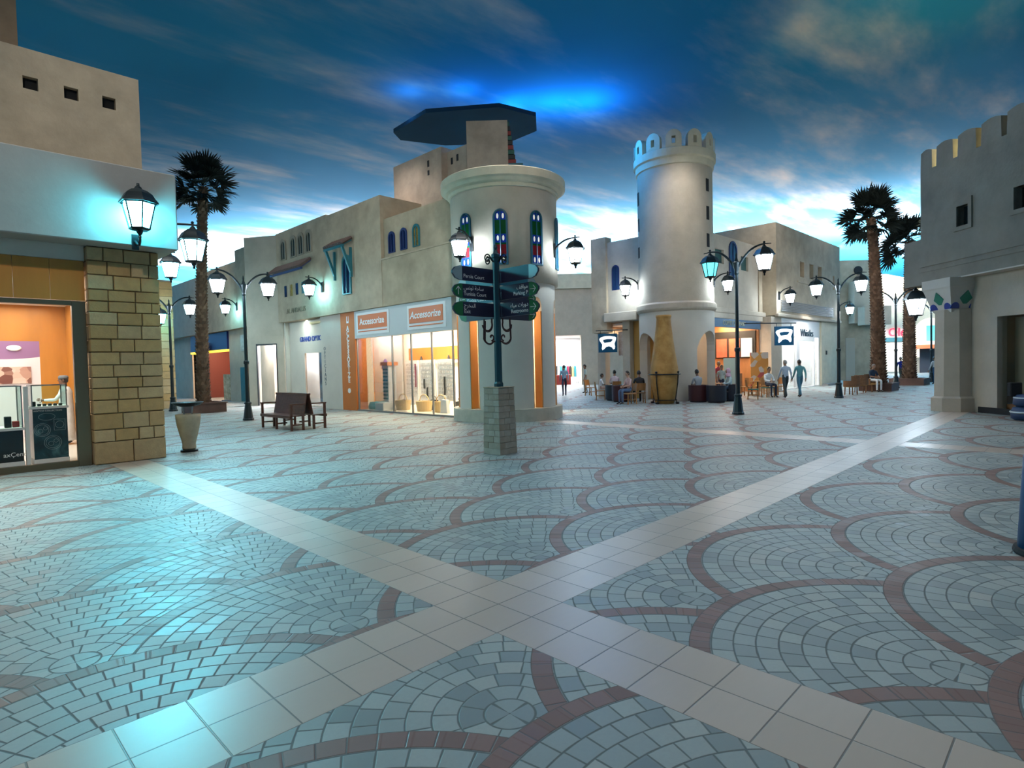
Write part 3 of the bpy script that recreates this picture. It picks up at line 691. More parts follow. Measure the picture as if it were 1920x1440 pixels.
# awnings
def awning(y0, y1, zt, zb, out, tile, under, posts, label):
    r = thing('window_awning', (FX, (y0 + y1) / 2, zb), label, 'awning')
    t_ = MB(); n_ = max(4, int((y1 - y0) / 0.16))
    for i in range(n_):
        a, b_ = y0 + (y1 - y0) * i / n_, y0 + (y1 - y0) * (i + 1) / n_; m_ = (a + b_) / 2
        t_.tube([(FX - 0.03, m_, zt), (FX - out, m_, zb + 0.08)], (b_ - a) * 0.5, 8)
    t_.build('roof_tiles', tile, r, True)
    u2 = MB(); u2.bar((FX - out + 0.05, y0, zb), (FX - out + 0.05, y1, zb), 0.09)
    for i in range(7):
        y_ = y0 + 0.06 + (y1 - y0 - 0.12) * i / 6; u2.bar((FX - out + 0.02, y_, zb + 0.02), (FX - 0.03, y_, zt - 0.10), 0.05)
    u2.build('rafters', under, r, True)
    if posts:
        for y_ in (y0 + 0.12, y1 - 0.12):
            MB().bar((FX - out + 0.06, y_, zb - 0.03), (FX - 0.06, y_, zb - 1.05), 0.10).bar((FX - 0.05, y_, zb - 1.25), (FX - 0.05, y_, zb - 0.02), 0.09).build('bracket', under, r, True)
    r.location.x -= 0.11
    return r
TILE = mat('clay_roof_tile', (0.065, 0.036, 0.028), 0.7, var=0.35, vscale=4)
awning(18.95, 20.55, 7.28, 6.90, 0.50, TILE, TEALP, True, 'tiled awning with teal brackets over the narrow teal window')
awning(22.6, 26.3, 6.95, 6.45, 0.55, TILE, BLUEP, False, 'long tiled awning with blue rafters under the four arched windows')
arch_window(bB, (FX - 0.02, 19.62, 4.98), UX, 0.52, 1.55, TEALP, PANE, 0.09, 0.07)
# row of raised letters under the blue slots
text_mesh('AL ANDALUS', 0.34, 'lettering', mat('letter_bronze', (0.20, 0.17, 0.11), 0.5), (FX + 0.012, 24.6, 4.72), UX, (0, 0, 1), bB, 0.02)
# ---- roof structures
MB().box(12.2, 14.0, 15.6, 18.95, 7.7, 10.62).build('roof_block', PINK, bB, True)
MB().box(12.5, 14.0, 14.1, 15.6, 7.7, 10.45).build('roof_block', PINK, bB, True)
MB().box(12.52, 14.5, 18.95, 21.0, 7.7, 9.4).build('roof_block', PINK, bB, True)
for y_, z_, h_ in ((16.45, 10.02, .26), (16.45, 9.68, .2)):
    MB().box(12.19, 12.3, y_ - 0.06, y_ + 0.06, z_, z_ + h_).build('slit_window', DARK, bB, True)
for y_, z_, h_ in ((14.3, 9.9, .28), (15.3, 9.9, .26), (14.95, 9.95, .26)):
    MB().box(12.49, 12.6, y_ - 0.06, y_ + 0.06, z_, z_ + h_).build('slit_window', DARK, bB, True)
MB().box(12.51, 12.6, 19.15, 19.28, 9.05, 9.4).build('slit_window', DARK, bB, True)
# square wind tower turned towards the crossing
wc = CAM + F_ * 23.2; wc.z = 0
def camxy(a, d, z): return CAM * 1.0 - Zv * CAM.z + R_ * a + F_ * d + Zv * z
WT = MB().loft([[camxy(-1.52, 23.0, z), camxy(0.06, 23.0, z), camxy(0.06, 24.5, z), camxy(-1.52, 24.5, z)] for z in (7.7, 11.18)]).build('wind_tower', PINK, bB, True)
lt = MB()
for i in range(9):
    z0 = 9.55 + i * 0.18; o_ = 0.26 * (1 - i / 9)
    for j in range(5):
        lt.mi = (i + j) % 3
        d0 = 23.05 + j * 0.28
        lt.loft([[camxy(0.062, d0, z), camxy(0.10 + o_, d0, z), camxy(0.10 + o_, d0 + 0.24, z), camxy(0.062, d0 + 0.24, z)] for z in (z0, z0 + 0.15)])
lt.build('lattice', [mat('lattice_red', (0.28, 0.03, 0.025), 0.6), mat('lattice_black', (0.02, 0.02, 0.02), 0.6), mat('lattice_green', (0.02, 0.10, 0.07), 0.6)], bB, True)
MB().loft([[camxy(a, d, z) for a, d in ((0.065, 23.0), (0.62, 23.0), (0.62, 24.5), (0.065, 24.5))] for z in (9.42, 9.54)]).build('lattice_base', TEALP, bB, True)

# ------------------------------------------------------------------ round corner tower
RC = (11.285, 11.215); AF = atan2(-F_.y, -F_.x)      # angle of the side that faces the crossing
def open_fn(centres, half, zs, za, zflat):
    def fn(a):
        for c_ in centres:
            d = (a - c_ + pi) % (2 * pi) - pi
            if abs(d) < half: return zs + (za - zs) * sqrt(max(0, 1 - (d / half) ** 2))
        return zflat
    return fn
OA = [AF + radians(a) for a in (-79, -38.5, 37, 78, 122, -122)]
q = MB(); q.ringwall(RC, 1.34, 1.68, 0.0, 4.42, 0, 0.001, 1)
q = MB()
fn = open_fn(OA, radians(6.8), 3.55, 3.95, 0.0)
q.ringwall(RC, 1.34, 1.68, fn, 4.42, 0, 2 * pi, 216)
q.build('tower_arcade', WHITEP, bB, True)
q = MB()
isop = lambda a: 0.42 if any(abs((a - c_ + pi) % (2 * pi) - pi) < radians(6.8) for c_ in OA) else 0.0
fb = MB(); fb.ringwall(RC, 1.30, 1.86, 0.0, lambda a: 0.40 if not isop(a) else 0.401, 0, 2 * pi, 72)
fb.build('tower_base', mat('base_stone', (0.50, 0.45, 0.36), 0.7, var=0.15, vscale=3, bump=0.3), bB, True)
rv = MB()
for c_ in OA:
    for s_ in (-1, 1):
        a = c_ + s_ * radians(6.8) * 0.985
        rv.loft([[(RC[0] + r_ * cos(a + da), RC[1] + r_ * sin(a + da), z) for r_, da in ((1.345, 0), (1.66, 0), (1.66, -s_ * 0.02), (1.345, -s_ * 0.02))] for z in (0.41, 3.5)])
rv.build('orange_reveals', mat('orange_reveal', (0.70, 0.30, 0.07), 0.5), bB, True)
gp = MB(); gp.ringwall(RC, 1.36, 1.37, 0.42, 3.9, 0, 2 * pi, 60); gp.build('window_pane', GLASS, bB, True)
MB().lathe([(1.3, 4.0), (1.3, 4.05)], (*RC, 0), 32).build('shop_ceiling', CEILT, bB, True)
area('shop_light', (RC[0], RC[1], 3.95), (RC[0], RC[1], 0), 1.2, 1.2, 300, (1, 0.78, 0.5))
MB().lathe([(0.45, 0.43), (0.45, 1.0), (0.5, 1.02), (0.3, 1.03), (0.3, 1.5), (0.36, 1.52), (0.16, 1.53), (0.16, 2.1), (0.001, 2.12)], (*RC, 0), 20).build('display_stand', mat('toy_colours', (0.75, 0.30, 0.12), 0.5, var=1.0, vscale=5, tint=(0.9, 0.75, 0.55)), bB, True)
u2 = MB(); u2.smooth = True
u2.lathe([(1.70, 4.40), (1.79, 4.42), (1.79, 7.60)], (*RC, 0), 64, caps=False); u2.build('tower_wall', SAND2, bB, True)
MB().lathe([(1.35, 4.41), (1.70, 4.405)], (*RC, 0), 48, caps=False).build('tower_soffit', WHITEP, bB, True)
cn = MB(); cn.lathe([(1.78, 7.34), (1.84, 7.36), (1.86, 7.46), (1.95, 7.50), (2.02, 7.58), (2.10, 7.62), (2.10, 7.86), (2.04, 7.90), (0.01, 7.92)], (*RC, 0), 64)
cn.build('cornice', CREAM, bB, True)
SGB, SGG, SGR, SGW = mat('stained_blue', (0.015, 0.05, 0.42), 0.2), mat('stained_green', (0.008, 0.085, 0.02), 0.2), mat('stained_red', (0.26, 0.015, 0.02), 0.2), mat('stained_white', (0.85, 0.82, 0.70), 0.3, emit=0.35)
STFR = mat('stained_frame', (0.012, 0.09, 0.14), 0.4)
def stained(ang, R0=1.79, w_=0.46, z0=4.92, h=1.72):
    a0 = AF + ang
    P = lambda s_, z, d: Vector((RC[0] + (R0 + d) * cos(a0 + s_ / R0), RC[1] + (R0 + d) * sin(a0 + s_ / R0), z0 + z))
    fm_ = MB(); out = arch_poly(w_ + 0.0, h, 10, 0.15); inn = [(x * 0.74, 0.06 + y * 0.945) for x, y in arch_poly(w_, h, 10, 0.15)]
    fm_.loft([[P(x, y, 0.0) for x, y in inn], [P(x, y, 0.05) for x, y in inn], [P(x, y, 0.05) for x, y in out], [P(x, y, -0.01) for x, y in out]], True, False)
    fm_.bar(P(0, 0.05, 0.03), P(0, h - 0.05, 0.03), 0.025)
    wn = fm_.build('stained_window', STFR, bB, True)
    gl = MB(); wi = w_ * 0.37
    for zl, zh, mi in ((0.05, 0.32, 0), (0.32, 0.62, 2), (0.62, 0.68, 1), (0.68, 0.95, 0), (0.95, 1.38, 1), (1.38, h - 0.04, 0)):
        gl.mi = mi
        b_ = gl.add([P(-wi, zl, .015), P(wi, zl, .015), P(wi, zh, .015), P(-wi, zh, .015)]) if zh < 1.5 else None
        if b_ is not None: gl.q(b_, b_ + 1, b_ + 2, b_ + 3)
        else:
            r_ = wi; hs = h - 0.06 - r_
            L = [(-r_, zl), (r_, zl)] + [(r_ * cos(pi * i / 8), hs + r_ * sin(pi * i / 8)) for i in range(9)]
            b_ = gl.add([P(x, y, .015) for x, y in L]); gl.q(*range(b_, b_ + len(L)))
    gl.mi = 3
    for zc in (0.17, 0.82, 1.50):
        for s_ in (-0.085, 0.085):
            L = [(s_ + 0.034 * cos(2 * pi * i / 10), zc + 0.085 * sin(2 * pi * i / 10)) for i in range(10)]
            b_ = gl.add([P(x, y, .022) for x, y in L]); gl.q(*range(b_, b_ + 10))
    gl.build('stained_glass', [SGB, SGG, SGR, SGW], wn, True)
for a in (-42, -3, 35, 76): stained(radians(a))
MB().box(10.42, 10.62, 26.35, 26.5, 0.0, 4.24).build('return_wall', WHITEP, bB, True)
# ------------------------------------------------------------------ building with the round watch tower
bD = thing('watchtower_building', (27, 14, 0), 'sand plaster building with a tall crenellated round tower over the coffee shop', 'building')
TC = (22.47, 11.05); TA = atan2(CAM.y - TC[1], CAM.x - TC[0])
# base with two arches
OT = [TA + radians(58), TA - radians(58), TA + radians(180)]
q = MB(); q.ringwall(TC, 1.36, 1.72, open_fn(OT, radians(27), 2.12, 3.13, 0.0), 4.14, 0, 2 * pi, 180)
q.build('tower_base', WHITEP, bD, True)
cn = MB(); cn.lathe([(1.70, 4.03), (1.80, 4.12), (1.83, 4.19), (1.83, 4.39), (1.72, 4.48)], (*TC, 0), 56, caps=False); cn.build('string_course', SAND2, bD, True)
sh = MB(); sh.smooth = True; sh.lathe([(1.72, 4.35), (1.70, 10.64)], (*TC, 0), 64, caps=False); sh.build('tower_shaft', SAND2, bD, True)
cn = MB(); cn.lathe([(1.69, 10.53), (1.76, 10.57), (1.78, 10.83), (1.86, 10.89), (1.86, 11.21), (1.80, 11.25), (1.28, 11.25), (1.28, 10.93), (0.01, 10.91)], (*TC, 0), 56, caps=False); cn.build('tower_cornice', CREAM, bD, True)
for i in range(12):
    a = TA + 2 * pi * i / 12; wd = 0.64
    m_ = MB(); out = [(-wd / 2, 0), (wd / 2, 0)] + [(wd / 2 * cos(pi * k / 10), 0.42 + wd / 2 * 1.05 * sin(pi * k / 10)) for k in range(11)]
    inn = [(-0.08, 0.15), (0.08, 0.15)] + [(0.08 * max(-1, min(1, cos(pi * k / 10) * 6)), 0.47) for k in range(11)]
    P = lambda L, r_: [Vector((TC[0] + r_ * cos(a + s_ / 1.7), TC[1] + r_ * sin(a + s_ / 1.7), 11.24 + z)) for s_, z in L]
    m_.loft([P(inn, 1.55), P(inn, 1.83), P(out, 1.83), P(out, 1.55), P(inn, 1.55)], True, False)
    m_.build('merlon', CREAM, bD, True)
def tower_slit(ang, z0, h, w_=0.21):
    a0 = TA + ang
    b_ = MB(); P = lambda s_, z, r_: Vector((TC[0] + r_ * cos(a0 + s_ / 1.7), TC[1] + r_ * sin(a0 + s_ / 1.7), z))
    b_.loft([[P(-w_ / 2, z, 1.64), P(w_ / 2, z, 1.64), P(w_ / 2, z, 1.725), P(-w_ / 2, z, 1.725)] for z in (z0, z0 + h)])
    b_.build('slit_window', DARK, bD, True)
for z_, h_ in ((9.39, .55), (8.12, .6), (6.90, .6)): tower_slit(radians(57), z_, h_)
for z_, h_ in ((9.13, .6), (7.91, .6), (6.69, .5)): tower_slit(radians(-74), z_, h_, 0.25)
# wing to the right (over the coffee shop)
WY = 10.2
q = MB(); q.holed(22.2, 31.0, 4.38, 8.0, [(22.9, 23.8, 6.75, 7.4), (24.8, 25.75, 6.6, 7.3), (27.75, 28.65, 6.5, 7.25)], (0, WY, 0), (1, 0, 0), 0.3)
q.build('wing_wall', SAND2, bD, True)
MB().box(22.3, 30.4, WY - 0.22, WY + 0.3, 4.12, 4.38, bev=0.03).build('wing_cornice', SAND2, bD, True)
MB().box(24.0, 24.2, WY - 0.1, WY, 4.38, 7.95).build('pilaster', SAND, bD, True)
MB().box(29.9, 30.35, WY - 0.06, WY, 4.38, 7.9).build('pilaster', SAND, bD, True)
for x0, x1, z0, z1 in ((22.9, 23.8, 6.75, 7.4), (24.8, 25.75, 6.6, 7.3), (27.75, 28.65, 6.5, 7.25)):
    MB().box(x0 + .004, x1 - .004, WY + 0.12, WY + 0.16, z0 + .004, z1 - .004).build('window', mat('green_shutter', (0.03, 0.10, 0.09), 0.6, var=0.2, vscale=6), bD, True)
arch_window(bD, (26.75, WY, 6.0), (1, 0, 0), 0.72, 1.75, BLUEP, mat('deep_blue_pane', (0.015, 0.05, 0.12), 0.3), 0.08, 0.06)
MB().box(22.4, 30.4, 10.5, 14.0, 7.6, 7.75).build('roof', SAND, bD, True)
# far block
NI = [(34.05, 34.75, 6.62, 7.52), (35.65, 36.35, 6.64, 7.54), (37.15, 37.9, 6.66, 7.56)]
q = MB(); q.holed(30.4, 41.6, 4.2, 9.27, NI + [(40.1, 40.45, 6.3, 7.2)], (0, 9.4, 0), (1, 0, 0), 0.4); q.box(30.4, 30.8, 9.8, 15.0, 4.2, 9.27).box(41.2, 41.6, 9.8, 15, 0, 9.27)
q.build('block_wall', SAND, bD, True)
for n_ in NI + [(40.1, 40.45, 6.3, 7.2)]:
    MB().box(n_[0] + .004, n_[1] - .004, 9.66, 9.72, n_[2] + .004, n_[3] - .004).build('niche', OCHRE, bD, True)
MB().box(33.6, 38.4, 9.36, 9.40, 6.25, 6.36).build('niche_sill', SAND, bD, True)
lv = MB()
for i in range(7): lv.box(31.0, 40.0, 9.33, 9.39, 4.45 + i * 0.09, 4.51 + i * 0.09)
lv.build('louvres', mat('grey_louvre', (0.22, 0.20, 0.185), 0.6), bD, True)
MB().box(30.4, 41.6, 9.3, 9.5, 4.12, 4.30, bev=0.03).build('block_cornice', SAND2, bD, True)
MB().box(30.0, 31.5, 9.55, 12, 0, 4.12).build('beige_pier', SAND2, bD, True)
# white shop front (pale letters over a lit doorway)
q = MB(); q.holed(31.5, 38.1, 0, 4.12, [(31.7, 34.0, 0.05, 3.1), (34.5, 37.0, 0.05, 2.85), (37.1, 37.9, 0.05, 3.1)], (0, 9.62, 0), (1, 0, 0), 0.15); q.build('white_shop_front', WHITE, bD, True)
MB().box(31.5, 38.1, 9.70, 9.712, 0.05, 3.1).build('window_pane', GLASS, bD, True)
MB().box(31.5, 38.2, 12.4, 12.5, 0, 4.0).box(31.4, 31.5, 9.8, 12.5, 0, 4).box(38.1, 38.2, 9.8, 12.5, 0, 4).build('shop_back_wall', WHITE, bD, True)
MB().box(31.5, 38.2, 9.78, 12.5, 3.9, 4.0).build('shop_ceiling', CEILT, bD, True)
area('shop_light', (34.8, 11.0, 3.85), (34.8, 11.0, 0), 5.5, 1.8, 1100, (1, 0.98, 0.97))
spot('front_spot', (34.8, 7.6, 4.9), (34.8, 9.8, 1.5), 260, 100, (1, 0.97, 0.92))
text_mesh('Whistles', 0.62, 'lettering', mat('letter_charcoal', (0.02, 0.05, 0.07), 0.5), (35.75, 9.60, 3.32), (1, 0, 0), (0, 0, 1), bD, 0.02)
q = MB(); q.box(38.1, 41.6, 9.5, 9.8, 0, 4.12); q.build('lower_wall', CREAM, bD, True)
MB().box(38.9, 39.1, 9.47, 9.5, 2.0, 2.25).build('call_point', DARK, bD, True)
MB().box(38.0, 40.8, 9.1, 9.48, 0.0, 0.12).build('step', mat('grey_step', (0.2, 0.2, 0.2), 0.7), bD, True)
# coffee shop under the wing
MB().box(22.6, 30.0, 10.0, 10.2, 3.86, 4.12).build('cafe_lintel', SAND2, bD, True)
bm = MB(); bm.box(23.0, 29.55, 9.94, 10.1, 3.42, 3.84); bm.build('cafe_beam', mat('cafe_blue', (0.012, 0.075, 0.16), 0.45), bD, True)
text_mesh('COFFEE COMPANY', 0.30, 'lettering', mat('pale_gold_letters', (0.42, 0.40, 0.20), 0.5), (26.3, 9.935, 3.63), (1, 0, 0), (0, 0, 1), bD, 0.006)
MB().box(22.4, 30.4, 13.6, 13.7, 0.0, 4.0).build('shop_back_wall', mat('cafe_wood_wall', (0.40, 0.17, 0.06), 0.5, var=0.3, vscale=2, stretch=(1, 1, 0.2)), bD, True)
MB().box(22.4, 30.4, 10.2, 13.6, 3.9, 4.0).build('shop_ceiling', mat('cafe_ceiling', (0.62, 0.36, 0.15), 0.6), bD, True)
MB().box(29.9, 30.0, 10.2, 13.6, 0, 3.9).build('shop_side_wall', mat('cafe_wood_wall', (0, 0, 0)), bD, True)
MB().box(22.35, 22.5, 11.6, 13.6, 0, 3.9).build('shop_side_wall', mat('cafe_ochre', (0.62, 0.36, 0.10), 0.6), bD, True)
for x_ in (24, 26.5, 29): area('shop_light', (x_, 11.8, 3.85), (x_, 11.8, 0), 1.4, 1.0, 150, (1, 0.80, 0.58))
MB().box(29.80, 29.89, 10.35, 13.5, 1.9, 3.4).build('menu_board', mat('menu_dark', (0.03, 0.025, 0.02), 0.4), bD, True)
mcols = [(0.75, 0.70, 0.60), (0.45, 0.10, 0.05), (0.60, 0.13, 0.06), (0.75, 0.72, 0.66)]
for i, x_ in enumerate((12.7, 11.95, 11.2, 10.5)):
    MB().box(29.74, 29.795, x_, x_ + 0.62, 1.95, 3.0).build('menu_panel', mat(f'menu_tone_{i}', mcols[i], 0.5, var=0.25, vscale=3, emit=0.25), bD, True)
MB().box(28.2, 28.9, 10.7, 13.4, 0.0, 1.05).build('cafe_counter', mat('counter_wood', (0.32, 0.15, 0.06), 0.4, var=0.25, vscale=3), bD, True)
MB().box(27.9, 28.15, 10.5, 11.3, 0.4, 1.9).build('display_fridge', mat('fridge_glow', (0.10, 0.16, 0.18), 0.2, emit=0.25), bD, True)
# left side along the alley
MB().box(21.85, 22.3, 12.68, 14.48, 4.30, 7.85).build('alley_wall', SAND2, bD, True)
MB().box(21.69, 22.2, 14.48, 15.4, 3.34, 8.12).build('alley_wall', SAND, bD, True)
MB().box(21.59, 22.3, 12.68, 14.6, 3.84, 4.30, bev=0.03).build('alley_cornice', SAND2, bD, True)
arch_window(bD, (21.85, 14.0, 5.42), UX, 0.32, 1.17, BLUEP, mat('deep_blue_pane', (0, 0, 0)), 0.05, 0.04)
MB().box(22.25, 29.0, 15.4, 15.7, 3.34, 7.65).build('alley_wall', SAND, bD, True)
MB().box(21.95, 22.3, 13.31, 13.73, 0, 3.84).build('alley_pillar', SAND2, bD, True)
MB().box(21.95, 22.35, 14.8, 15.28, 0, 3.34).build('alley_pillar', SAND2, bD, True)
MB().box(25.5, 25.6, 13.75, 15.4, 0, 3.9).build('shop_back_wall', mat('cafe_ochre', (0, 0, 0)), bD, True)
MB().box(22.4, 25.4, 12.9, 15.2, 3.7, 3.8).build('shop_ceiling', CEILT, bD, True)
area('shop_light', (23.8, 14.3, 3.65), (23.8, 14.3, 0), 1.8, 1.4, 90, (1, 0.86, 0.66))
MB().box(22.7, 22.76, 12.9, 14.5, 2.15, 3.4).build('menu_panel', mat('poster_pink', (0.72, 0.35, 0.22), 0.5, var=0.6, vscale=2.5, tint=(0.75, 0.78, 0.80)), bD, True)
MB().box(24.6, 24.66, 13.7, 15.1, 0.5, 2.2).build('menu_board', mat('menu_slate', (0.03, 0.05, 0.09), 0.5), bD, True)

# ------------------------------------------------------------------ hanging coffee signs
def logo(mb, O, U, d, s_):
    """rounded table-like white mark: arched bar, slanted cut-out, two splayed feet"""
    top = [(-.40, .13), (-.43, .22), (-.36, .30), (-.15, .365), (.10, .37), (.36, .33), (.42, .28), (.40, .16), (.33, -.02), (.36, -.16), (.34, -.28), (.27, -.31), (.20, -.20), (.06, -.14), (-.08, -.17), (-.20, -.29), (-.28, -.33), (-.31, -.25), (-.28, -.06), (-.34, .04)]
    mb.prism([(x * s_, y * s_) for x, y in reversed(top)], O, U, Zv, d)
def hang_sign(name, C_, face, arm_from, label):
    r = thing('hanging_sign', C_, label, 'sign', 'blue hanging coffee signs')
    face = Vector(face).normalized(); U = Zv.cross(face).normalized()
    cz = Vector(C_); h = 0.46
    p = MB(); p.loft([[cz + U * a * h + face * d + Zv * b_ * h for a, b_ in ((-1, -1), (1, -1), (1, 1), (-1, 1))] for d in (-0.04, 0.04)])
    pn = p.build('panel', SIGNBLUE, r, True)
    LG = mat('sign_white_lit', (0.85, 0.9, 0.9), 0.5, emit=0.7)
    for sgn in (1, -1):
        l_ = MB(); logo(l_, cz + face * 0.044 * sgn - Zv * 0.02, U * sgn, 0.006, 0.98)
        l_.build('logo', LG, r, True)
        c_ = MB(); c_.prism([(-.23, .11), (-.17, .03), (.14, .06), (.25, .17), (.20, .215), (-.02, .22), (-.22, .18)], cz + face * 0.048 * sgn - Zv * 0.02, U * sgn, Zv, 0.005)
        c_.build('logo_gap', SIGNBLUE, r, True)
    a = Vector(arm_from); t_ = MB(); top = cz + Zv * (h + 0.16)
    t_.tube([a, Vector((top.x, top.y, top.z)), top + (top - a).normalized() * 0.6], 0.028, 8)
    for s_ in (-0.35, 0.35): t_.bar(cz + U * s_ + Zv * (h - 0.01), cz + U * s_ + Zv * (h + 0.16), 0.02)
    t_.build('arm', TEALIRON, r, True)
    return r
_n = -FWD
hang_sign('a', (21.06, 14.0, 2.77), _n, (21.91, 13.4, 3.41), 'square blue hanging sign with a white mark left of the battlement tower')
hang_sign('b', (26.97, 7.77, 2.91), _n, (25.6, 9.13, 3.56), 'square blue hanging sign with a white mark before the white shop front')

# ------------------------------------------------------------------ crenellated building on the right
bC = thing('battlement_building', (21, -3.0, 0), 'grey plaster building with battlements and a tiled capital column at the right edge', 'building')
P0 = Vector((19.08, -0.85, 0)); Ud = -Vector((0.6826, 0.7308, 0)).normalized()     # Ud: to the right, towards the camera
Nc = Ud.cross(Zv)
def cpt(s_, o_, z): return P0 - Ud * s_ + Nc * o_ + Zv * z           # s_ grows away from the camera
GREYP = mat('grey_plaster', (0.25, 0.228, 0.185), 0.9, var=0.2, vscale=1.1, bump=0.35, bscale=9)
CW = [(-1.08, -0.64, 5.72, 6.33), (0.92, 1.36, 5.72, 6.33), (2.92, 3.36, 5.72, 6.33)]
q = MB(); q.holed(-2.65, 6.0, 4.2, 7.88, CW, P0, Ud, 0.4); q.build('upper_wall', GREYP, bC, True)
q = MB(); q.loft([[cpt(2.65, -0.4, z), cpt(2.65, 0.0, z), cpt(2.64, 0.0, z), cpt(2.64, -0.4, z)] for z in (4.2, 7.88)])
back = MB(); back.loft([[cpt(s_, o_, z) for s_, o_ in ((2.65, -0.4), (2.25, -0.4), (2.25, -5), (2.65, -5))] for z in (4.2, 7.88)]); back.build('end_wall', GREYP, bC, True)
for w_ in CW:
    f_ = MB(); a, b_, c_, d_ = w_
    Pf = lambda L, d: [P0 + Ud * x + Zv * y + Nc * d for x, y in L]
    o_ = [(a - .13, c_ - .13), (b_ + .13, c_ - .13), (b_ + .13, d_ + .2), (a - .13, d_ + .2)]; i_ = [(a, c_), (b_, c_), (b_, d_), (a, d_)]
    f_.loft([Pf(i_, -0.1), Pf(i_, 0.05), Pf(o_, 0.05), Pf(o_, -0.01)], True, False)
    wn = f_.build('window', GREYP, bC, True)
    g_ = MB(); b2 = g_.add(Pf(i_, -0.2)); g_.q(b2, b2 + 1, b2 + 2, b2 + 3)
    for k_ in (0.33, 0.66): g_.bar(P0 + Ud * (a + (b_ - a) * k_) + Zv * c_ - Nc * .17, P0 + Ud * (a + (b_ - a) * k_) + Zv * d_ - Nc * .17, 0.02)
    g_.build('pane', mat('dark_window_glass', (0.012, 0.018, 0.02), 0.15), wn, True)
k_ = -2.65
i = 0
while k_ < 5.6:
    m_ = MB(); wd = 0.70 if i else 0.52
    prof_ = [(0, 0), (wd, 0)] + [(wd - 0.02 - (wd - .04) * t_ / 6, 0.60 + 0.07 * sin(pi * t_ / 6)) for t_ in range(7)]
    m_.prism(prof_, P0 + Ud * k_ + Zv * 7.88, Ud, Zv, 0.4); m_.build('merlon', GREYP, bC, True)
    k_ += wd + 0.17; i += 1
for z_ in (4.58, 4.75):
    m_ = MB(); m_.loft([[P0 + Ud * s_ + Nc * o_ + Zv * z for s_, o_ in ((-2.66, -0.01), (6.0, -0.01), (6.0, 0.035), (-2.66, 0.035))] for z in (z_ - 0.03, z_ + 0.03)]); m_.build('string_course', GREYP, bC, True)
area('parapet_light', cpt(1.5, -0.9, 7.9), cpt(1.5, -0.4, 8.6), 2.6, 0.1, 170, (1, 0.86, 0.35))
# lower block beyond
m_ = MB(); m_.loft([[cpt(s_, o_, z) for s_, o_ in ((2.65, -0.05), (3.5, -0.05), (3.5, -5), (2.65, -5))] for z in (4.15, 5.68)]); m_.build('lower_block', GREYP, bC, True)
# ground floor wall with a closed shop window
q = MB(); q.holed(-1.7, 6.0, 0.0, 4.2, [(-0.16, 3.2, 0.12, 2.88)], P0 - Nc * 0.45, Ud, 0.3); q.build('ground_wall', SAND2, bC, True)
m_ = MB(); m_.loft([[P0 + Ud * s_ + Nc * o_ + Zv * z for s_, o_ in ((-2.6, -0.45), (6, -0.45), (6, 0.0), (-2.6, 0.0))] for z in (4.16, 4.199)]); m_.build('soffit', WHITEP, bC, True)
m_ = MB(); m_.loft([[P0 + Ud * s_ + Nc * o_ + Zv * z for s_, o_ in ((-0.2, -1.4), (3.3, -1.4), (3.3, -1.3), (-0.2, -1.3))] for z in (0.0, 2.95)])
m_.build('shop_back_wall', mat('dim_green_wall', (0.27, 0.29, 0.21), 0.8, var=0.15, vscale=1), bC, True)
m_ = MB(); m_.loft([[P0 + Ud * s_ + Nc * o_ + Zv * z for s_, o_ in ((-0.16, -1.3), (0.9, -1.3), (0.9, -1.0), (-0.16, -1.0))] for z in (0.32, 2.86)])
m_.build('inner_pier', mat('dim_brown_wall', (0.25, 0.21, 0.15), 0.8), bC, True)
m_ = MB(); m_.loft([[P0 + Ud * s_ + Nc * o_ + Zv * z for s_, o_ in ((-0.16, -1.3), (3.2, -1.3), (3.2, -0.74), (-0.16, -0.74))] for z in (0.05, 0.30)])
m_.build('display_plinth', mat('red_wood_plinth', (0.26, 0.09, 0.02), 0.5), bC, True)
m_ = MB(); m_.loft([[P0 + Ud * s_ + Nc * o_ + Zv * z for s_, o_ in ((-0.16, -0.62), (3.2, -0.62), (3.2, -0.608), (-0.16, -0.608))] for z in (0.12, 2.88)])
m_.build('window_pane', GLASS, bC, True)
m_ = MB(); m_.loft([[P0 + Ud * s_ + Nc * o_ + Zv * z for s_, o_ in ((-0.8, -0.449), (6, -0.449), (6, -0.41), (-0.8, -0.41))] for z in (0.0, 0.18)])
m_.build('dark_skirting', DARK, bC, True)
m_ = MB(); m_.loft([[P0 + Ud * s_ + Nc * o_ + Zv * z for s_, o_ in ((-0.3, -1.4), (-0.2, -1.4), (-0.2, -0.76), (-0.3, -0.76))] for z in (0.0, 2.95)]); m_.build('shop_side_wall', mat('dim_brown_wall', (0, 0, 0)), bC, True)
m_ = MB(); m_.loft([[P0 + Ud * s_ + Nc * o_ + Zv * z for s_, o_ in ((3.3, -1.4), (3.4, -1.4), (3.4, -0.76), (3.3, -0.76))] for z in (0.0, 2.95)]); m_.build('shop_side_wall', mat('dim_brown_wall', (0, 0, 0)), bC, True)
m_ = MB(); m_.loft([[P0 + Ud * s_ + Nc * o_ + Zv * z for s_, o_ in ((-0.3, -1.4), (3.4, -1.4), (3.4, -0.76), (-0.3, -0.76))] for z in (2.96, 3.02)]); m_.build('shop_ceiling', CEILT, bC, True)
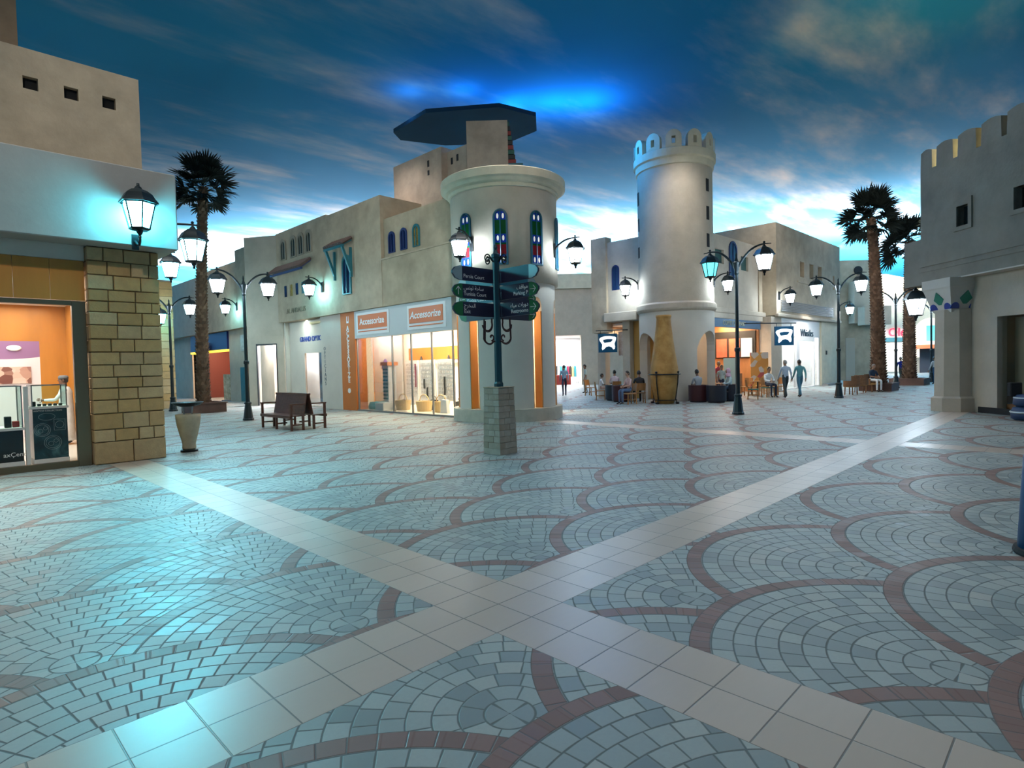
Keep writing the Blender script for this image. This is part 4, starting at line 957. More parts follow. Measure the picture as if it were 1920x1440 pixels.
# column with tiled capital
cc = cpt(1.55, -0.25, 0)
m_ = MB(); m_.lathe([(0.62, 0.0), (0.62, 0.42), (0.56, 0.46), (0.53, 0.48), (0.50, 3.2)], tuple(cc), 8, radians(22.5) + atan2(Nc.y, Nc.x)); m_.build('column', SAND2, bC, True)
m_ = MB(); m_.lathe([(0.50, 3.12), (0.56, 3.2), (0.80, 3.85), (0.84, 3.9), (0.84, 4.18)], tuple(cc), 4, radians(45) + atan2(Nc.y, Nc.x)); cap = m_.build('capital', WHITEP, bC, True)
GT = mat('green_tile', (0.02, 0.20, 0.13), 0.3); BT = mat('blue_tile', (0.03, 0.06, 0.30), 0.3)
nA = atan2(Nc.y, Nc.x)
for an in (nA, nA - pi / 2, nA + pi / 2):
    nn = Vector((cos(an), sin(an), 0)); uu = Zv.cross(nn)
    O = cc + nn * 0.475 + Zv * 3.53; vv = (Zv + nn * 0.37).normalized()
    d_ = MB(); d_.prism([(0, -.25), (.2, 0), (0, .25), (-.2, 0)], O + nn * 0.025, uu, vv, 0.02); d_.build('green_diamond', GT, bC, True)
    O2 = cc + nn * 0.375 + Zv * 3.225
    for s_ in (-0.40, 0.40) if an != nA else (-0.38, 0.38):
        d_ = MB(); d_.prism([(0.15 * cos(pi * k / 10), 0.2 * sin(pi * k / 10)) for k in range(11)], O2 + uu * s_ * 0.75 + nn * 0.03, uu, vv, 0.02); d_.build('blue_half_disc', BT, bC, True)

# ------------------------------------------------------------------ ends of the streets
def cam_block(name, mt, parent, a0, a1, d0, d1, z0, z1):
    return MB().loft([[camxy(a, d, z) for a, d in ((a0, d0), (a1, d0), (a1, d1), (a0, d1))] for z in (z0, z1)]).build(name, mt, parent, True)
def px2a(px, d): return (px - 960 - 0.0239 * 0) / 1110.8 * d
bE = thing('alley_store', camxy(5.5, 51, 0), 'wide plain beige store at the end of the alley with a bright white shop opening', 'building')
cam_block('wall', SAND2, bE, 0.5, 9.5, 50, 50.5, 4.2, 8.1)
cam_block('parapet', CREAM, bE, 0.3, 9.7, 49.7, 50.6, 8.1, 9.3)
cam_block('pier', SAND2, bE, 5.9, 9.5, 50, 50.5, 0, 4.2)
cam_block('shop_back_wall', mat('bright_store_wall', (0.85, 0.84, 0.83), 0.6), bE, 0.5, 9.5, 57, 57.2, 0, 5)
cam_block('shop_ceiling', CEILT, bE, 0.5, 9.5, 50.5, 57, 4.25, 4.4)
o = area('shop_light', camxy(3.5, 53.5, 4.2), camxy(3.5, 53.5, 0), 5, 5, 1800, (1, 0.97, 0.97))
bF = thing('street_end_building', camxy(38, 63, 0), 'sand building across the end of the right hand street with a red lettered shop', 'building')
cam_block('wall', SAND, bF, 25.2, 28.75, 46.5, 50, 0.0, 9.35)
cam_block('low_wing', SAND2, bF, 26.4, 28.0, 45.6, 46.4, 4.4, 7.6)
cam_block('balcony', SAND2, bF, 26.6, 28.6, 44.6, 45.5, 4.2, 5.6)
cam_block('doorway', mat('pale_doorway', (0.45, 0.40, 0.33), 0.7), bF, 26.2, 26.9, 46.42, 46.49, 0, 3.3)
o = MB().lathe([(0.001, 0), (0.33, 0), (0.33, 0.06), (0.001, 0.06)], (0, 0, 0), 20).build('round_window', DARK, bF); o.location = camxy(27.2, 46.47, 8.55) - bF.location; o.rotation_euler = (pi / 2, 0, yaw)
cam_block('wall', CREAM, bF, 30.0, 60, 62, 62.5, 4.6, 8.8)
cam_block('parapet', CREAM, bF, 30.0, 60, 61.6, 62.6, 8.8, 10.3)
cam_block('shop_front', mat('pale_shop_front', (0.70, 0.68, 0.62), 0.6), bF, 30.0, 42.0, 62.1, 62.4, 0, 4.6)
cam_block('lower_wall', SAND2, bF, 42.0, 60.0, 61.9, 62.4, 0, 4.6)
cam_block('teal_strip', TEALP, bF, 36.0, 41.5, 61.9, 62.05, 3.3, 3.75)
for a_, b_ in ((36.4, 38.0), (38.6, 41.2)):
    cam_block('shop_window', mat('lit_shop_window', (0.75, 0.78, 0.72), 0.4, emit=0.9), bF, a_, b_, 61.98, 62.09, 0.2, 2.9)
for body, a_, z_, sz in (('ay', 38.8, 4.0, 1.0), ('Old', 40.9, 4.25, 1.2)):
    text_mesh(body, sz, 'lettering', mat('red_lit_letters', (0.8, 0.02, 0.05), 0.5, emit=1.6, ecol=(1, 0.02, 0.06)), camxy(a_ - 0.6, 61.9, z_), R_, (0, 0, 1), bF, 0.05)
ar = MB(); ar.prism(arch_poly(3.6, 4.1), camxy(43.8, 61.88, 1.6), R_, Zv, 0.1); ar.build('arched_window', mat('lit_arch', (0.85, 0.78, 0.66), 0.5, emit=0.8), bF, True)
cam_block('teal_panel', mat('teal_lit_panel', (0.15, 0.65, 0.62), 0.4, emit=0.7), bF, 43.3, 45.0, 61.80, 61.87, 3.3, 4.9)
cam_block('orange_canopy', mat('terracotta_canopy', (0.45, 0.13, 0.05), 0.6), bF, 41.6, 46.0, 60.8, 61.8, 2.5, 2.9)
cam_block('dark_entrance', mat('dim_entrance', (0.05, 0.05, 0.06), 0.6), bF, 42.6, 45.5, 61.78, 61.87, 0.0, 2.5)
P = camxy(39.5, 59.5, 4.3); area('shop_light', P, camxy(39.5, 60.5, 0), 8, 0.8, 500, (1, 0.95, 0.88))
bG = thing('left_street_end', camxy(-19, 52, 0), 'pale building closing the far end of the left hand street', 'building')
cam_block('wall', SAND2, bG, -36, -17.5, 52, 52.5, 0, 7.4)
cam_block('parapet', CREAM, bG, -36, -17.3, 51.8, 52.6, 7.4, 7.9)
cam_block('shop_window', mat('lit_shop_window', (0, 0, 0)), bG, -31.5, -29.6, 51.9, 51.99, 0.1, 3.2)
bS = thing('stone_corner', (5.9, 30.8, 0), 'tall sandstone clad wall corner seen behind the stone pillar on the left', 'building')
st = MB(); stone_courses(st, (4.9, 30.6, 0), (1, 0, 0), 1.55, 0, [0.38] * 17, 0.1, 0.55, seed=9); stone_courses(st, (6.45, 30.6, 0), (0, 1, 0), 3.0, 0, [0.38] * 17, 0.1, 0.55, seed=10)
st.build('stone_cladding', STONE, bS, True); MB().box(4.95, 6.42, 30.64, 33.5, 0, 6.55).build('wall', SAND, bS, True)
# ------------------------------------------------------------------ placing helpers
def ground(px, py):
    d = FW + RR * ((px - 960) / 1110.81) - UU * ((py - 720) / 1110.81)
    t_ = -CAM.z / d.z
    p_ = CAM + d * t_; p_.z = 0
    return p_
def deep(px, d): return camxy((px - 960) / 1110.81 * d, d, 0)

# ------------------------------------------------------------------ lanterns
LG_W = mat('lantern_glass_white', (0.9, 0.95, 1.0), 0.4, emit=62, ecol=(0.72, 0.88, 1.0))
LG_C = mat('lantern_glass_cyan', (0.6, 0.95, 1.0), 0.4, emit=60, ecol=(0.10, 0.78, 1.0))
LG_CW = mat('lantern_glass_pale_cyan', (0.7, 0.95, 1.0), 0.4, emit=75, ecol=(0.30, 0.86, 1.0))
LG_D = mat('lantern_glass_dim_cyan', (0.3, 0.85, 0.9), 0.4, emit=1.5, ecol=(0.10, 0.80, 0.92))
def lantern(parent, c, glass, s_=1.0):
    """six sided hanging lantern: c = point where it hangs (local to the parent)"""
    c = Vector(c); seg = 6; a0 = pi / 6
    P = lambda prof: [(r * s_, c.z + z * s_) for r, z in prof]
    f_ = MB()
    zt, zb, rt, rb = -0.36, -0.83, 0.27, 0.165
    for k in range(seg):
        a = a0 + 2 * pi * k / seg
        f_.bar(c + Vector((rt * s_ * cos(a), rt * s_ * sin(a), zt * s_)), c + Vector((rb * s_ * cos(a), rb * s_ * sin(a), zb * s_)), 0.022 * s_)
    f_.lathe(P([(0.30, zt - 0.015), (0.31, zt), (0.28, zt + 0.02), (0.24, zt + 0.015), (0.24, zt - 0.015)]), (c.x, c.y, 0), seg, a0, False)
    f_.lathe(P([(0.001, zb - 0.02), (0.15, zb - 0.02), (0.185, zb), (0.185, zb + 0.02), (0.15, zb + 0.02), (0.15, zb + 0.001), (0.001, zb + 0.001)]), (c.x, c.y, 0), seg, a0, False)
    f_.lathe(P([(0.001, zb - 0.17), (0.03, zb - 0.15), (0.022, zb - 0.11), (0.05, zb - 0.07), (0.06, zb - 0.02)]), (c.x, c.y, 0), 8)
    ln = f_.build('lantern', IRON, parent)
    r_ = MB(); r_.lathe(P([(0.335, zt), (0.33, zt + 0.03), (0.285, zt + 0.085), (0.235, zt + 0.17), (0.15, zt + 0.235), (0.07, zt + 0.265), (0.055, zt + 0.30), (0.03, zt + 0.32), (0.025, zt + 0.37), (0.001, zt + 0.375)]), (c.x, c.y, 0), seg, a0)
    r_.build('lantern_roof', TEALIRON, ln)
    g_ = MB(); g_.lathe(P([(rb - 0.012, zb + 0.022), (rt - 0.012, zt - 0.016)]), (c.x, c.y, 0), seg, a0, False)
    g_.build('lantern_glass', glass, ln)
    return ln
def arm_path(dx, z0, z1, n=10):
    pts = []
    for i in range(n + 1):
        t_ = i / n
        pts.append((dx * (0.06 + 0.94 * t_), 0, z0 + (z1 - z0) * (1 - (1 - t_) ** 2.4)))
    return pts
def lamp_post(loc, rz, label, glasses=(LG_W, LG_W), h=5.42):
    r = thing('street_lamp', loc, label, 'lamp', 'double lantern street lamps', rz)
    b_ = MB(); b_.lathe([(0.19, 0), (0.19, 0.06), (0.165, 0.09), (0.105, 0.58), (0.125, 0.60), (0.125, 0.65), (0.085, 0.68)], (0, 0, 0), 8, pi / 8); b_.build('base', TEALIRON, r)
    s_ = MB(); s_.lathe([(0.075, 0.68), (0.07, 2.05), (0.095, 2.08), (0.095, 2.16), (0.06, 2.2), (0.052, 4.55), (0.075, 4.6), (0.06, 4.66), (0.13, 4.95), (0.06, 5.0), (0.03, 5.12), (0.035, 5.2), (0.001, 5.3)], (0, 0, 0), 12); s_.build('post', TEALIRON, r)
    for sg, g_ in zip((-1, 1), glasses):
        a_ = MB(); a_.tube(arm_path(sg * 0.92, 4.80, h), [0.045 - 0.02 * i / 10 for i in range(11)], 8)
        a_.tube([(sg * 0.9, 0, h), (sg * 1.12, 0, h - 0.02)], [0.022, 0.014], 6); a_.ball((sg * 0.9, 0, h + 0.05), 0.04, 8, 6)
        a_.build('arm', TEALIRON, r)
        lantern(r, (sg * 0.9, 0, h), g_)
    return r
lamp_post(ground(1384, 777), pi / 2, 'tall double street lamp standing alone in front of the coffee shop', (LG_W, LG_D))
lamp_post(ground(466, 788), 0, 'double street lamp beside the wooden bench on the left', (LG_W, LG_W))
lamp_post(ground(325, 771), 0, 'double street lamp close to the stone pillar, behind the stone urn', (LG_W, LG_W))
lamp_post(ground(1573, 746), pi / 2, 'double street lamp left of the front palm on the right', (LG_W, LG_W))
lamp_post(ground(1680, 728), pi / 2, 'double street lamp between the two right hand palms', (LG_W, LG_W))
lamp_post(Vector((44.6, 4.75, 0)), pi / 2, 'farthest double street lamp, seen beside the tiled column', (LG_W, LG_W))

def wall_lantern(hang, wall, label, glass=LG_W, s_=1.0, group='wall lanterns on curved brackets'):
    """hang = where the lantern hangs, wall = foot of the bracket on the wall"""
    hang, wall = Vector(hang), Vector(wall)
    r = thing('wall_lantern', hang, label, 'lamp', group)
    d = wall - hang; h_ = Vector((d.x, d.y, 0))
    u_ = h_.normalized() if h_.length > 1e-4 else Vector((1, 0, 0))
    a_ = MB()
    pts = [Vector((0, 0, 0.0)) - u_ * 0.16 * s_] + [h_ * t_ * t_ * 0 + h_ * t_ + Zv * (d.z * (t_ ** 2.6)) for t_ in [i / 8 for i in range(9)]]
    pts[-1] = d - u_ * 0.03
    a_.tube(pts, [0.016 * s_] + [(0.022 + 0.016 * i / 8) * s_ for i in range(9)], 8)
    a_.ball((0, 0, 0.05), 0.035 * s_, 8, 6)
    pl = d - u_ * 0.026
    n_ = Zv.cross(u_); a_.loft([[pl + n_ * x_ + Zv * z_ + u_ * o_ for x_, z_ in ((-.07, -.26), (.07, -.26), (.07, .2), (-.07, .2))] for o_ in (-0.015, 0.015)])
    a_.build('bracket', IRON, r)
    lantern(r, (0, 0, 0), glass, s_)
    return r
# big cyan lantern standing off the white fascia on the left shop
big = thing('wall_lantern', (0.17, 10.02, 4.30), 'large cyan lantern in front of the white fascia of the left shop', 'lamp', 'wall lanterns on curved brackets')
a_ = MB(); a_.tube([(0, 0.36, 0.12), (0, 0.2, 0.02), (0, 0.06, 0.0), (0, 0, 0.06), (0, 0, 0.12)], 0.022, 8); a_.loft([[(x_, y_, z_) for x_, z_ in ((-.06, -.05), (.06, -.05), (.06, .25), (-.06, .25))] for y_ in (0.35, 0.378)])
a_.build('bracket', IRON, big); lantern(big, (0, 0, 1.16), LG_C, 1.05)
spot('lantern_lamp', (0.17, 9.9, 4.25), (-1.8, 4.0, 0), 900, 125, (0.12, 0.80, 1.0), 0.9, 0.1)
P = deep(373, 14.6); wall_lantern((P.x, P.y, 5.40), (0.72, P.y + 0.3, 5.1), 'large pale cyan lantern hanging before the left palm trunk', LG_CW, 1.08)
spot('lantern_lamp', (P.x, P.y - 0.05, 4.3), (P.x + 1.2, P.y - 2.5, 0), 420, 130, (0.35, 0.86, 1.0), 0.9, 0.1)
P = deep(329, 19.5); wall_lantern((P.x, P.y, 5.75), (0.72, P.y, 5.45), 'lantern half hidden behind the white fascia corner on the left', LG_CW, 1.0)
wall_lantern((9.50, 21.8, 5.92), (FX - 0.04, 21.8, 5.55), 'cyan lantern on the wall under the long blue raftered awning', LG_CW)
wall_lantern((9.50, 31.9, 5.92), (FX - 0.04, 31.9, 5.55), 'cyan lantern on the far wall above the teal door', LG_CW)
P = deep(306, 29.0); wall_lantern((P.x, P.y, 5.05), (P.x + 0.3, 30.56, 4.8), 'lantern on the stone clad wall corner, just past the stone pillar', LG_C)
def round_lantern(c_, R_out, ang, out, z_, label, glass=LG_W, drop=0.32):
    d_ = Vector((cos(ang), sin(ang), 0)); c3 = Vector((c_[0], c_[1], 0))
    return wall_lantern(c3 + d_ * (R_out + out) + Zv * z_, c3 + d_ * R_out + Zv * (z_ - drop), label, glass)
round_lantern(RC, 1.80, AF - radians(34), 0.62, 5.98, 'white lantern on the left front of the round corner tower')
round_lantern(RC, 1.80, AF + radians(66), 0.72, 5.86, 'white lantern on the right side of the round corner tower')
round_lantern(TC, 1.74, TA - radians(78), 0.62, 5.80, 'white lantern on the left side of the battlement tower')
round_lantern(TC, 1.74, TA + radians(74), 0.62, 5.72, 'white lantern on the right side of the battlement tower')
wall_lantern((30.4, 8.68, 5.62), (30.7, 9.39, 5.3), 'white lantern on the block wall above the right hanging sign')
wall_lantern((42.0, 8.9, 5.55), (41.35, 9.39, 5.2), 'white lantern on the far end of the sand block, left of the front palm')
P = deep(1718, 20.6); W_ = P + RGT * 0.62 - FWD * 0.25; wall_lantern((P.x, P.y, 4.16), (W_.x, W_.y, 4.08), 'large white lantern hanging left of the tiled column capital', LG_W, 1.18)

# ------------------------------------------------------------------ palms
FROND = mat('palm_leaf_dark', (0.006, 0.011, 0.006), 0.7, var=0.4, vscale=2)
TRUNK = island_mat('palm_trunk_scales', [(0, (0.085, 0.036, 0.02)), (0.5, (0.16, 0.075, 0.04)), (1, (0.30, 0.165, 0.10))], 0.9, 0.6, 40)
PLANT = mat('brown_planter', (0.10, 0.045, 0.03), 0.55, var=0.3, vscale=4)
def frond_mesh(seed, L=0.78, fan=0.86):
    rnd = random.Random(seed); m_ = MB()
    m_.tube([(0, 0, 0), (0, L * 0.5, 0.04), (0, L, 0.02)], [0.018, 0.013, 0.01], 5)
    n_ = 22
    for i in range(n_):
        a = radians(-98 + 196 * i / (n_ - 1)); ln = fan * (0.72 + 0.28 * cos(a * 0.75)) * rnd.uniform(0.86, 1.05)
        dr = rnd.uniform(0.03, 0.14)
        d = Vector((sin(a), cos(a), rnd.uniform(-.12, .12) + 0.35 * abs(sin(a)))).normalized(); s_ = Vector((cos(a), -sin(a), 0)); o = Vector((0, L, 0.02)); w_ = 0.05
        p1 = o + d * ln * 0.45 + Zv * 0.03; p2 = o + d * ln * 0.8 - Zv * dr * 0.35; p3 = o + d * ln - Zv * dr
        b = m_.add([o, p1 - s_ * w_, p1 + Zv * 0.02, p1 + s_ * w_, p2 - s_ * w_ * .6, p2 + Zv * 0.012, p2 + s_ * w_ * .6, p3])
        for fc in ((0, 1, 2), (0, 2, 3), (1, 4, 5, 2), (2, 5, 6, 3), (4, 7, 5), (5, 7, 6)): m_.q(*[b + k for k in fc])
    return m_
def palm(loc, h, r0, r1, lean, crown, n_fr, seed, label, plz=0.45, plr=0.72, fs=1.0):
    rnd = random.Random(seed)
    r = thing('fan_palm', loc, label, 'palm tree', 'indoor fan palms in square planters')
    axis = lambda t_: Vector((lean[0] * t_ * t_, lean[1] * t_ * t_, plz * 0.6 + (h - plz * 0.6) * t_))
    pb = MB(); e = plr
    pb.loft([[(x_ * (e + o_), y_ * (e + o_), z_) for x_, y_ in ((-1, -1), (1, -1), (1, 1), (-1, 1))] for z_, o_ in ((0, 0), (plz - 0.06, 0), (plz - 0.06, 0.05), (plz, 0.05), (plz, -0.1), (plz - 0.08, -0.1))])
    pb.build('planter', PLANT, r)
    t_ = MB(); n_ = 16
    t_.tube([axis(i / n_) for i in range(n_ + 1)], [(r0 + (r1 - r0) * (i / n_) ** 0.7) * 0.9 for i in range(n_ + 1)], 12)
    rows = int((h - plz * 0.6) / 0.135)
    for k in range(rows):
        tt = (k + 0.5) / rows; c_ = axis(tt); rr = r0 + (r1 - r0) * tt ** 0.7; m_ = max(6, int(2 * pi * rr / 0.16))
        for j in range(m_):
            a = 2 * pi * (j + 0.5 * (k % 2)) / m_ + rnd.uniform(-.1, .1); d = Vector((cos(a), sin(a), 0)); s_ = Vector((-sin(a), cos(a), 0)); w_ = pi * rr / m_ * 0.95
            o_ = rnd.uniform(0.02, 0.05)
            b = t_.add([c_ + d * rr * .86 - s_ * w_ - Zv * .07, c_ + d * rr * .86 + s_ * w_ - Zv * .07, c_ + d * (rr + o_) + s_ * w_ * .55 + Zv * .07, c_ + d * (rr + o_) - s_ * w_ * .55 + Zv * .07, c_ + d * rr * .84 + Zv * .075])
            for fc in ((0, 1, 2, 3), (3, 2, 4), (0, 3, 4), (1, 4, 2)): t_.q(*[b + i for i in fc])
    t_.build('trunk', TRUNK, r)
    top = axis(1.0); protos = []
    for i in range(n_fr):
        el = radians(-46 + 128 * ((i + 0.5) / n_fr) + rnd.uniform(-12, 12)); az = i * 2.39996 + rnd.uniform(-.2, .2)
        if i < 4:
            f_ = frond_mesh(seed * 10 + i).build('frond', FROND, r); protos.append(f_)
        else:
            f_ = protos[i % 4].copy(); COL.objects.link(f_); f_.parent = r
        sc_ = fs * rnd.uniform(0.74, 1.16) * (1.0 if el < 1 else 0.85)
        f_.location = top + Vector((0, 0, (i / n_fr - 0.5) * 0.5)); f_.scale = (sc_, sc_, sc_)
        f_.rotation_euler = (el, rnd.uniform(-.7, .7), az)
    return r
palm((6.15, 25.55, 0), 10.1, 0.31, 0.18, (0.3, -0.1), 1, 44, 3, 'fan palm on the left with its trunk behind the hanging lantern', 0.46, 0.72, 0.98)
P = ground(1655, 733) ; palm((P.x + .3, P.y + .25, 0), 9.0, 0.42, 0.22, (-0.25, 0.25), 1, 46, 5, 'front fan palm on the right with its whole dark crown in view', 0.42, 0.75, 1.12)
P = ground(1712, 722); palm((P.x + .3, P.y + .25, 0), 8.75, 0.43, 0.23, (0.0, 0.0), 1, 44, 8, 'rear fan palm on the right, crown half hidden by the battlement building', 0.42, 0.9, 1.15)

# ------------------------------------------------------------------ urn beside the stone pillar
P = ground(349, 848); P += F_ * 0.14
ur = thing('stone_urn', tuple(P), 'tapering beige stone urn with a black tray on top beside the stone pillar', 'urn')
m_ = MB(); m_.smooth = True; m_.lathe([(0.13, 0.055), (0.145, 0.09), (0.135, 0.16), (0.15, 0.24), (0.19, 0.40), (0.235, 0.60), (0.255, 0.76), (0.262, 0.85), (0.24, 0.86), (0.22, 0.83), (0.001, 0.80)], (0, 0, 0), 32); m_.build('bowl', mat('urn_stone', (0.42, 0.34, 0.235), 0.75, var=0.18, vscale=4, bump=0.2), ur)
m_ = MB(); m_.lathe([(0.17, 0), (0.18, 0.01), (0.18, 0.04), (0.14, 0.056)], (0, 0, 0), 28); m_.build('foot', IRON, ur)
m_ = MB(); m_.lathe([(0.03, 1.02), (0.16, 1.03), (0.26, 1.06), (0.33, 1.12), (0.32, 1.125), (0.24, 1.075), (0.03, 1.05)], (0, 0, 0), 28); m_.build('tray', IRON, ur)
m_ = MB()
for k in range(4):
    a = k * pi / 2 + 0.5; m_.bar((0.10 * cos(a), 0.10 * sin(a), 0.80), (0.14 * cos(a), 0.14 * sin(a), 1.03), 0.025)
m_.build('tray_legs', STEEL, ur)
# ------------------------------------------------------------------ signpost
sp = thing('signpost', (5.36, 5.50, 0), 'dark teal signpost with navy direction boards on a pale stone plinth', 'signpost')
m_ = MB(); rnd = random.Random(2); z = 0.0
core = MB(); core.loft([[(x_ * w_, y_ * w_, zz) for x_, y_ in ((-1, -1), (1, -1), (1, 1), (-1, 1))] for zz, w_ in ((0, .235), (1.32, .205))]); 
for k in range(11):
    h_ = 1.34 / 11; w_ = 0.245 - 0.03 * z / 1.34
    for O, U in (((-w_, -w_), (1, 0)), ((w_, -w_), (0, 1)), ((w_, w_), (-1, 0)), ((-w_, w_), (0, -1))):
        cuts = [0, (0.30 if k % 2 else 0.62) * 2 * w_, 2 * w_] if k else [0, 2 * w_]
        if k % 2 and k > 1: cuts.insert(2, 0.70 * 2 * w_)
        for a, b_ in zip(cuts[:-1], cuts[1:]):
            U3 = Vector((*U, 0)); N3 = U3.cross(Zv); O3 = Vector((*O, 0)); d_ = rnd.uniform(-.004, .004); g_ = 0.004
            A = [O3 + U3 * x_ + Zv * y_ - N3 * 0.03 for x_, y_ in ((a + g_, z + g_), (b_ - g_, z + g_), (b_ - g_, z + h_ - g_), (a + g_, z + h_ - g_))]
            B = [p_ + N3 * (0.03 + d_) for p_ in A]; m_.loft([A, B])
    z += h_
pl = m_.build('plinth', island_mat('pale_plinth_blocks', [(0, (0.40, 0.34, 0.25)), (0.5, (0.47, 0.41, 0.32)), (1, (0.52, 0.47, 0.39))], 0.8, 0.4), sp)
core.build('plinth_core', mat('pale_mortar', (0.30, 0.26, 0.2), 0.9), pl)
MB().box(-.225, .225, -.225, .225, 1.341, 1.36).build('plinth_cap', mat('urn_stone', (0, 0, 0)), sp)
m_ = MB(); m_.lathe([(0.10, 1.36), (0.10, 1.42), (0.082, 1.46), (0.078, 2.7), (0.075, 3.95), (0.095, 3.97), (0.095, 4.03), (0.06, 4.05), (0.03, 4.12), (0.045, 4.17), (0.03, 4.22), (0.001, 4.25)], (0, 0, 0), 8, pi / 8); m_.build('post', POSTTEAL, sp)
SCR = mat('dark_red_iron', (0.055, 0.012, 0.010), 0.4, 0.4)
def spiral(c_, r0, r1, a0, a1, U, n=22): return [Vector(c_) + U * (r0 + (r1 - r0) * i / n) * cos(a0 + (a1 - a0) * i / n) + Zv * (r0 + (r1 - r0) * i / n) * sin(a0 + (a1 - a0) * i / n) for i in range(n + 1)]
for U in (Vector((1, 0, 0)), Vector((-1, 0, 0)), Vector((0, 1, 0)), Vector((0, -1, 0))):
    s_ = MB(); s_.tube([U * 0.08 + Zv * 2.28] + spiral(U * 0.22 + Zv * 2.38, 0.14, 0.17, radians(-130), radians(-20), U, 8) + [U * 0.36 + Zv * 2.72], 0.017, 6)
    s_.tube(spiral(U * 0.27 + Zv * 2.62, 0.14, 0.12, radians(-10), radians(-200), U, 12) + [U * 0.155 + Zv * 2.74], 0.016, 6)
    s_.tube(spiral(U * 0.17 + Zv * 2.36, 0.03, 0.07, radians(0), radians(270), U, 12), 0.014, 6)
    s_.build('scroll', SCR, sp)
    s_ = MB(); s_.tube([U * 0.07 + Zv * 3.88, U * 0.16 + Zv * 3.98] + spiral(U * 0.23 + Zv * 3.93, 0.085, 0.025, radians(120), radians(-330), U, 18), 0.014, 6)
    s_.build('top_scroll', IRON, sp)
AR = {'\u0627': (0xFE8D, 2), '\u0628': (0xFE8F, 4), '\u0629': (0xFE93, 2), '\u062a': (0xFE95, 4), '\u062c': (0xFE9D, 4), '\u062d': (0xFEA1, 4), '\u062e': (0xFEA5, 4), '\u062f': (0xFEA9, 2), '\u0631': (0xFEAD, 2), '\u0633': (0xFEB1, 4), '\u0642': (0xFED5, 4), '\u0641': (0xFED1, 4), '\u0644': (0xFEDD, 4), '\u0645': (0xFEE1, 4), '\u0646': (0xFEE5, 4), '\u0647': (0xFEE9, 4), '\u0648': (0xFEED, 2), '\u064a': (0xFEF1, 4)}
def arabic(s_):
    out = []
    for i, ch in enumerate(s_):
        if ch not in AR: out.append(ch); continue
        base, n_ = AR[ch]
        prev = i > 0 and s_[i - 1] in AR and AR[s_[i - 1]][1] == 4
        nxt = i + 1 < len(s_) and s_[i + 1] in AR and n_ == 4
        out.append(chr(base + (3 if prev and nxt else 1 if prev else 2 if nxt else 0)))
    return ''.join(reversed(out))
BOARD = mat('board_navy', (0.022, 0.022, 0.05), 0.35); BOARD_LIT = mat('board_teal_lit', (0.02, 0.16, 0.22), 0.35)  # second board colour is the navy one with teal light put into it
GREEN = mat('arrow_green', (0.015, 0.15, 0.045), 0.4); PALE_REFL = mat('end_panel_reflection', (0.32, 0.42, 0.44), 0.25)  # pale top-row ends: a reflection put into the panel colour
def board(U, z0, navy, end, txt, ara, arrow, mirror):
    """direction board pointing along U; the faces are on both sides"""
    U = Vector(U); Nn = U.cross(Zv); L0, L1, L2, h = 0.10, 0.92, 1.16, 0.275
    r_ = MB()
    pts = [(L0, 0), (L1 + .06, 0), (L2 - .07, 0.035), (L2, 0.12), (L2, 0.17), (L2 - .07, h - .035), (L1 + .06, h), (L0, h)]
    r_.loft([[U * x_ + Zv * (z0 + y_) + Nn * d_ for x_, y_ in pts] for d_ in (-0.018, 0.018)])
    b_ = r_.build('direction_board', navy, sp)
    for sg in (1, -1):
        e_ = MB(); p2 = [(L1, 0.006), (L1 + .06, 0.006), (L2 - .075, 0.04), (L2 - .008, 0.122), (L2 - .008, 0.168), (L2 - .075, h - .04), (L1 + .06, h - .006), (L1, h - .006)]
        e_.loft([[U * x_ + Zv * (z0 + y_) + Nn * d_ * sg for x_, y_ in p2] for d_ in (0.018, 0.021)]); e_.build('arrow_panel', end, b_)
        if arrow:
            w_ = MB(); cx = L1 + 0.11; Q = lambda x_, y_: U * x_ + Zv * (z0 + y_) + Nn * 0.023 * sg
            if arrow == 'side': segs = (((cx - .075, .137), (cx + .06, .137)), ((cx + .005, .205), (cx + .065, .137)), ((cx + .005, .07), (cx + .065, .137)))
            else: segs = (((cx, .06), (cx, .21)), ((cx - .06, .15), (cx, .215)), ((cx + .06, .15), (cx, .215)))
            for p_, q_ in segs: w_.bar(Q(*p_), Q(*q_), 0.022, 0.006)
            w_.build('arrow', WHITEL, b_)
        # text: reads left to right on each face
        D = U if (U.cross(Zv) * sg - Nn * 1).length < 1e-6 and sg == 1 else (U if sg == 1 else -U)
        xo = sp.location + U * (L1 - 0.03) + Nn * 0.0185 * sg
        al = 'RIGHT' if sg == 1 else 'LEFT'
        if txt: text_mesh(txt, 0.105, 'lettering', WHITEL, xo + Zv * (z0 + 0.085), D, Zv, b_, 0.002, al)
        if ara: text_mesh(arabic(ara), 0.11, 'lettering', WHITEL, xo + Zv * (z0 + 0.20), D, Zv, b_, 0.002, al)
T1, T2, T3 = 3.44, 3.10, 2.76
board((-1, 0, 0), T1, BOARD, PALE_REFL, 'Persia Court', None, None, 0); board((0, 1, 0), T1 - .02, BOARD_LIT, PALE_REFL, None, None, None, 0)
board((0, -1, 0), T1, BOARD, PALE_REFL, None, None, None, 0); board((1, 0, 0), T1 - .02, BOARD_LIT, PALE_REFL, None, None, None, 0)
board((-1, 0, 0), T2, BOARD, GREEN, 'Tunisia Court', '\u0633\u0627\u062d\u0629 \u062a\u0648\u0646\u0633', 'up', 0); board((0, 1, 0), T2 - .02, BOARD_LIT, GREEN, 'Tunisia Court', None, 'side', 0)
board((0, -1, 0), T2, BOARD, GREEN, 'Parking P', '\u0645\u0648\u0627\u0642\u0641', 'side', 0); board((1, 0, 0), T2 - .03, BOARD, GREEN, None, None, 'side', 0)
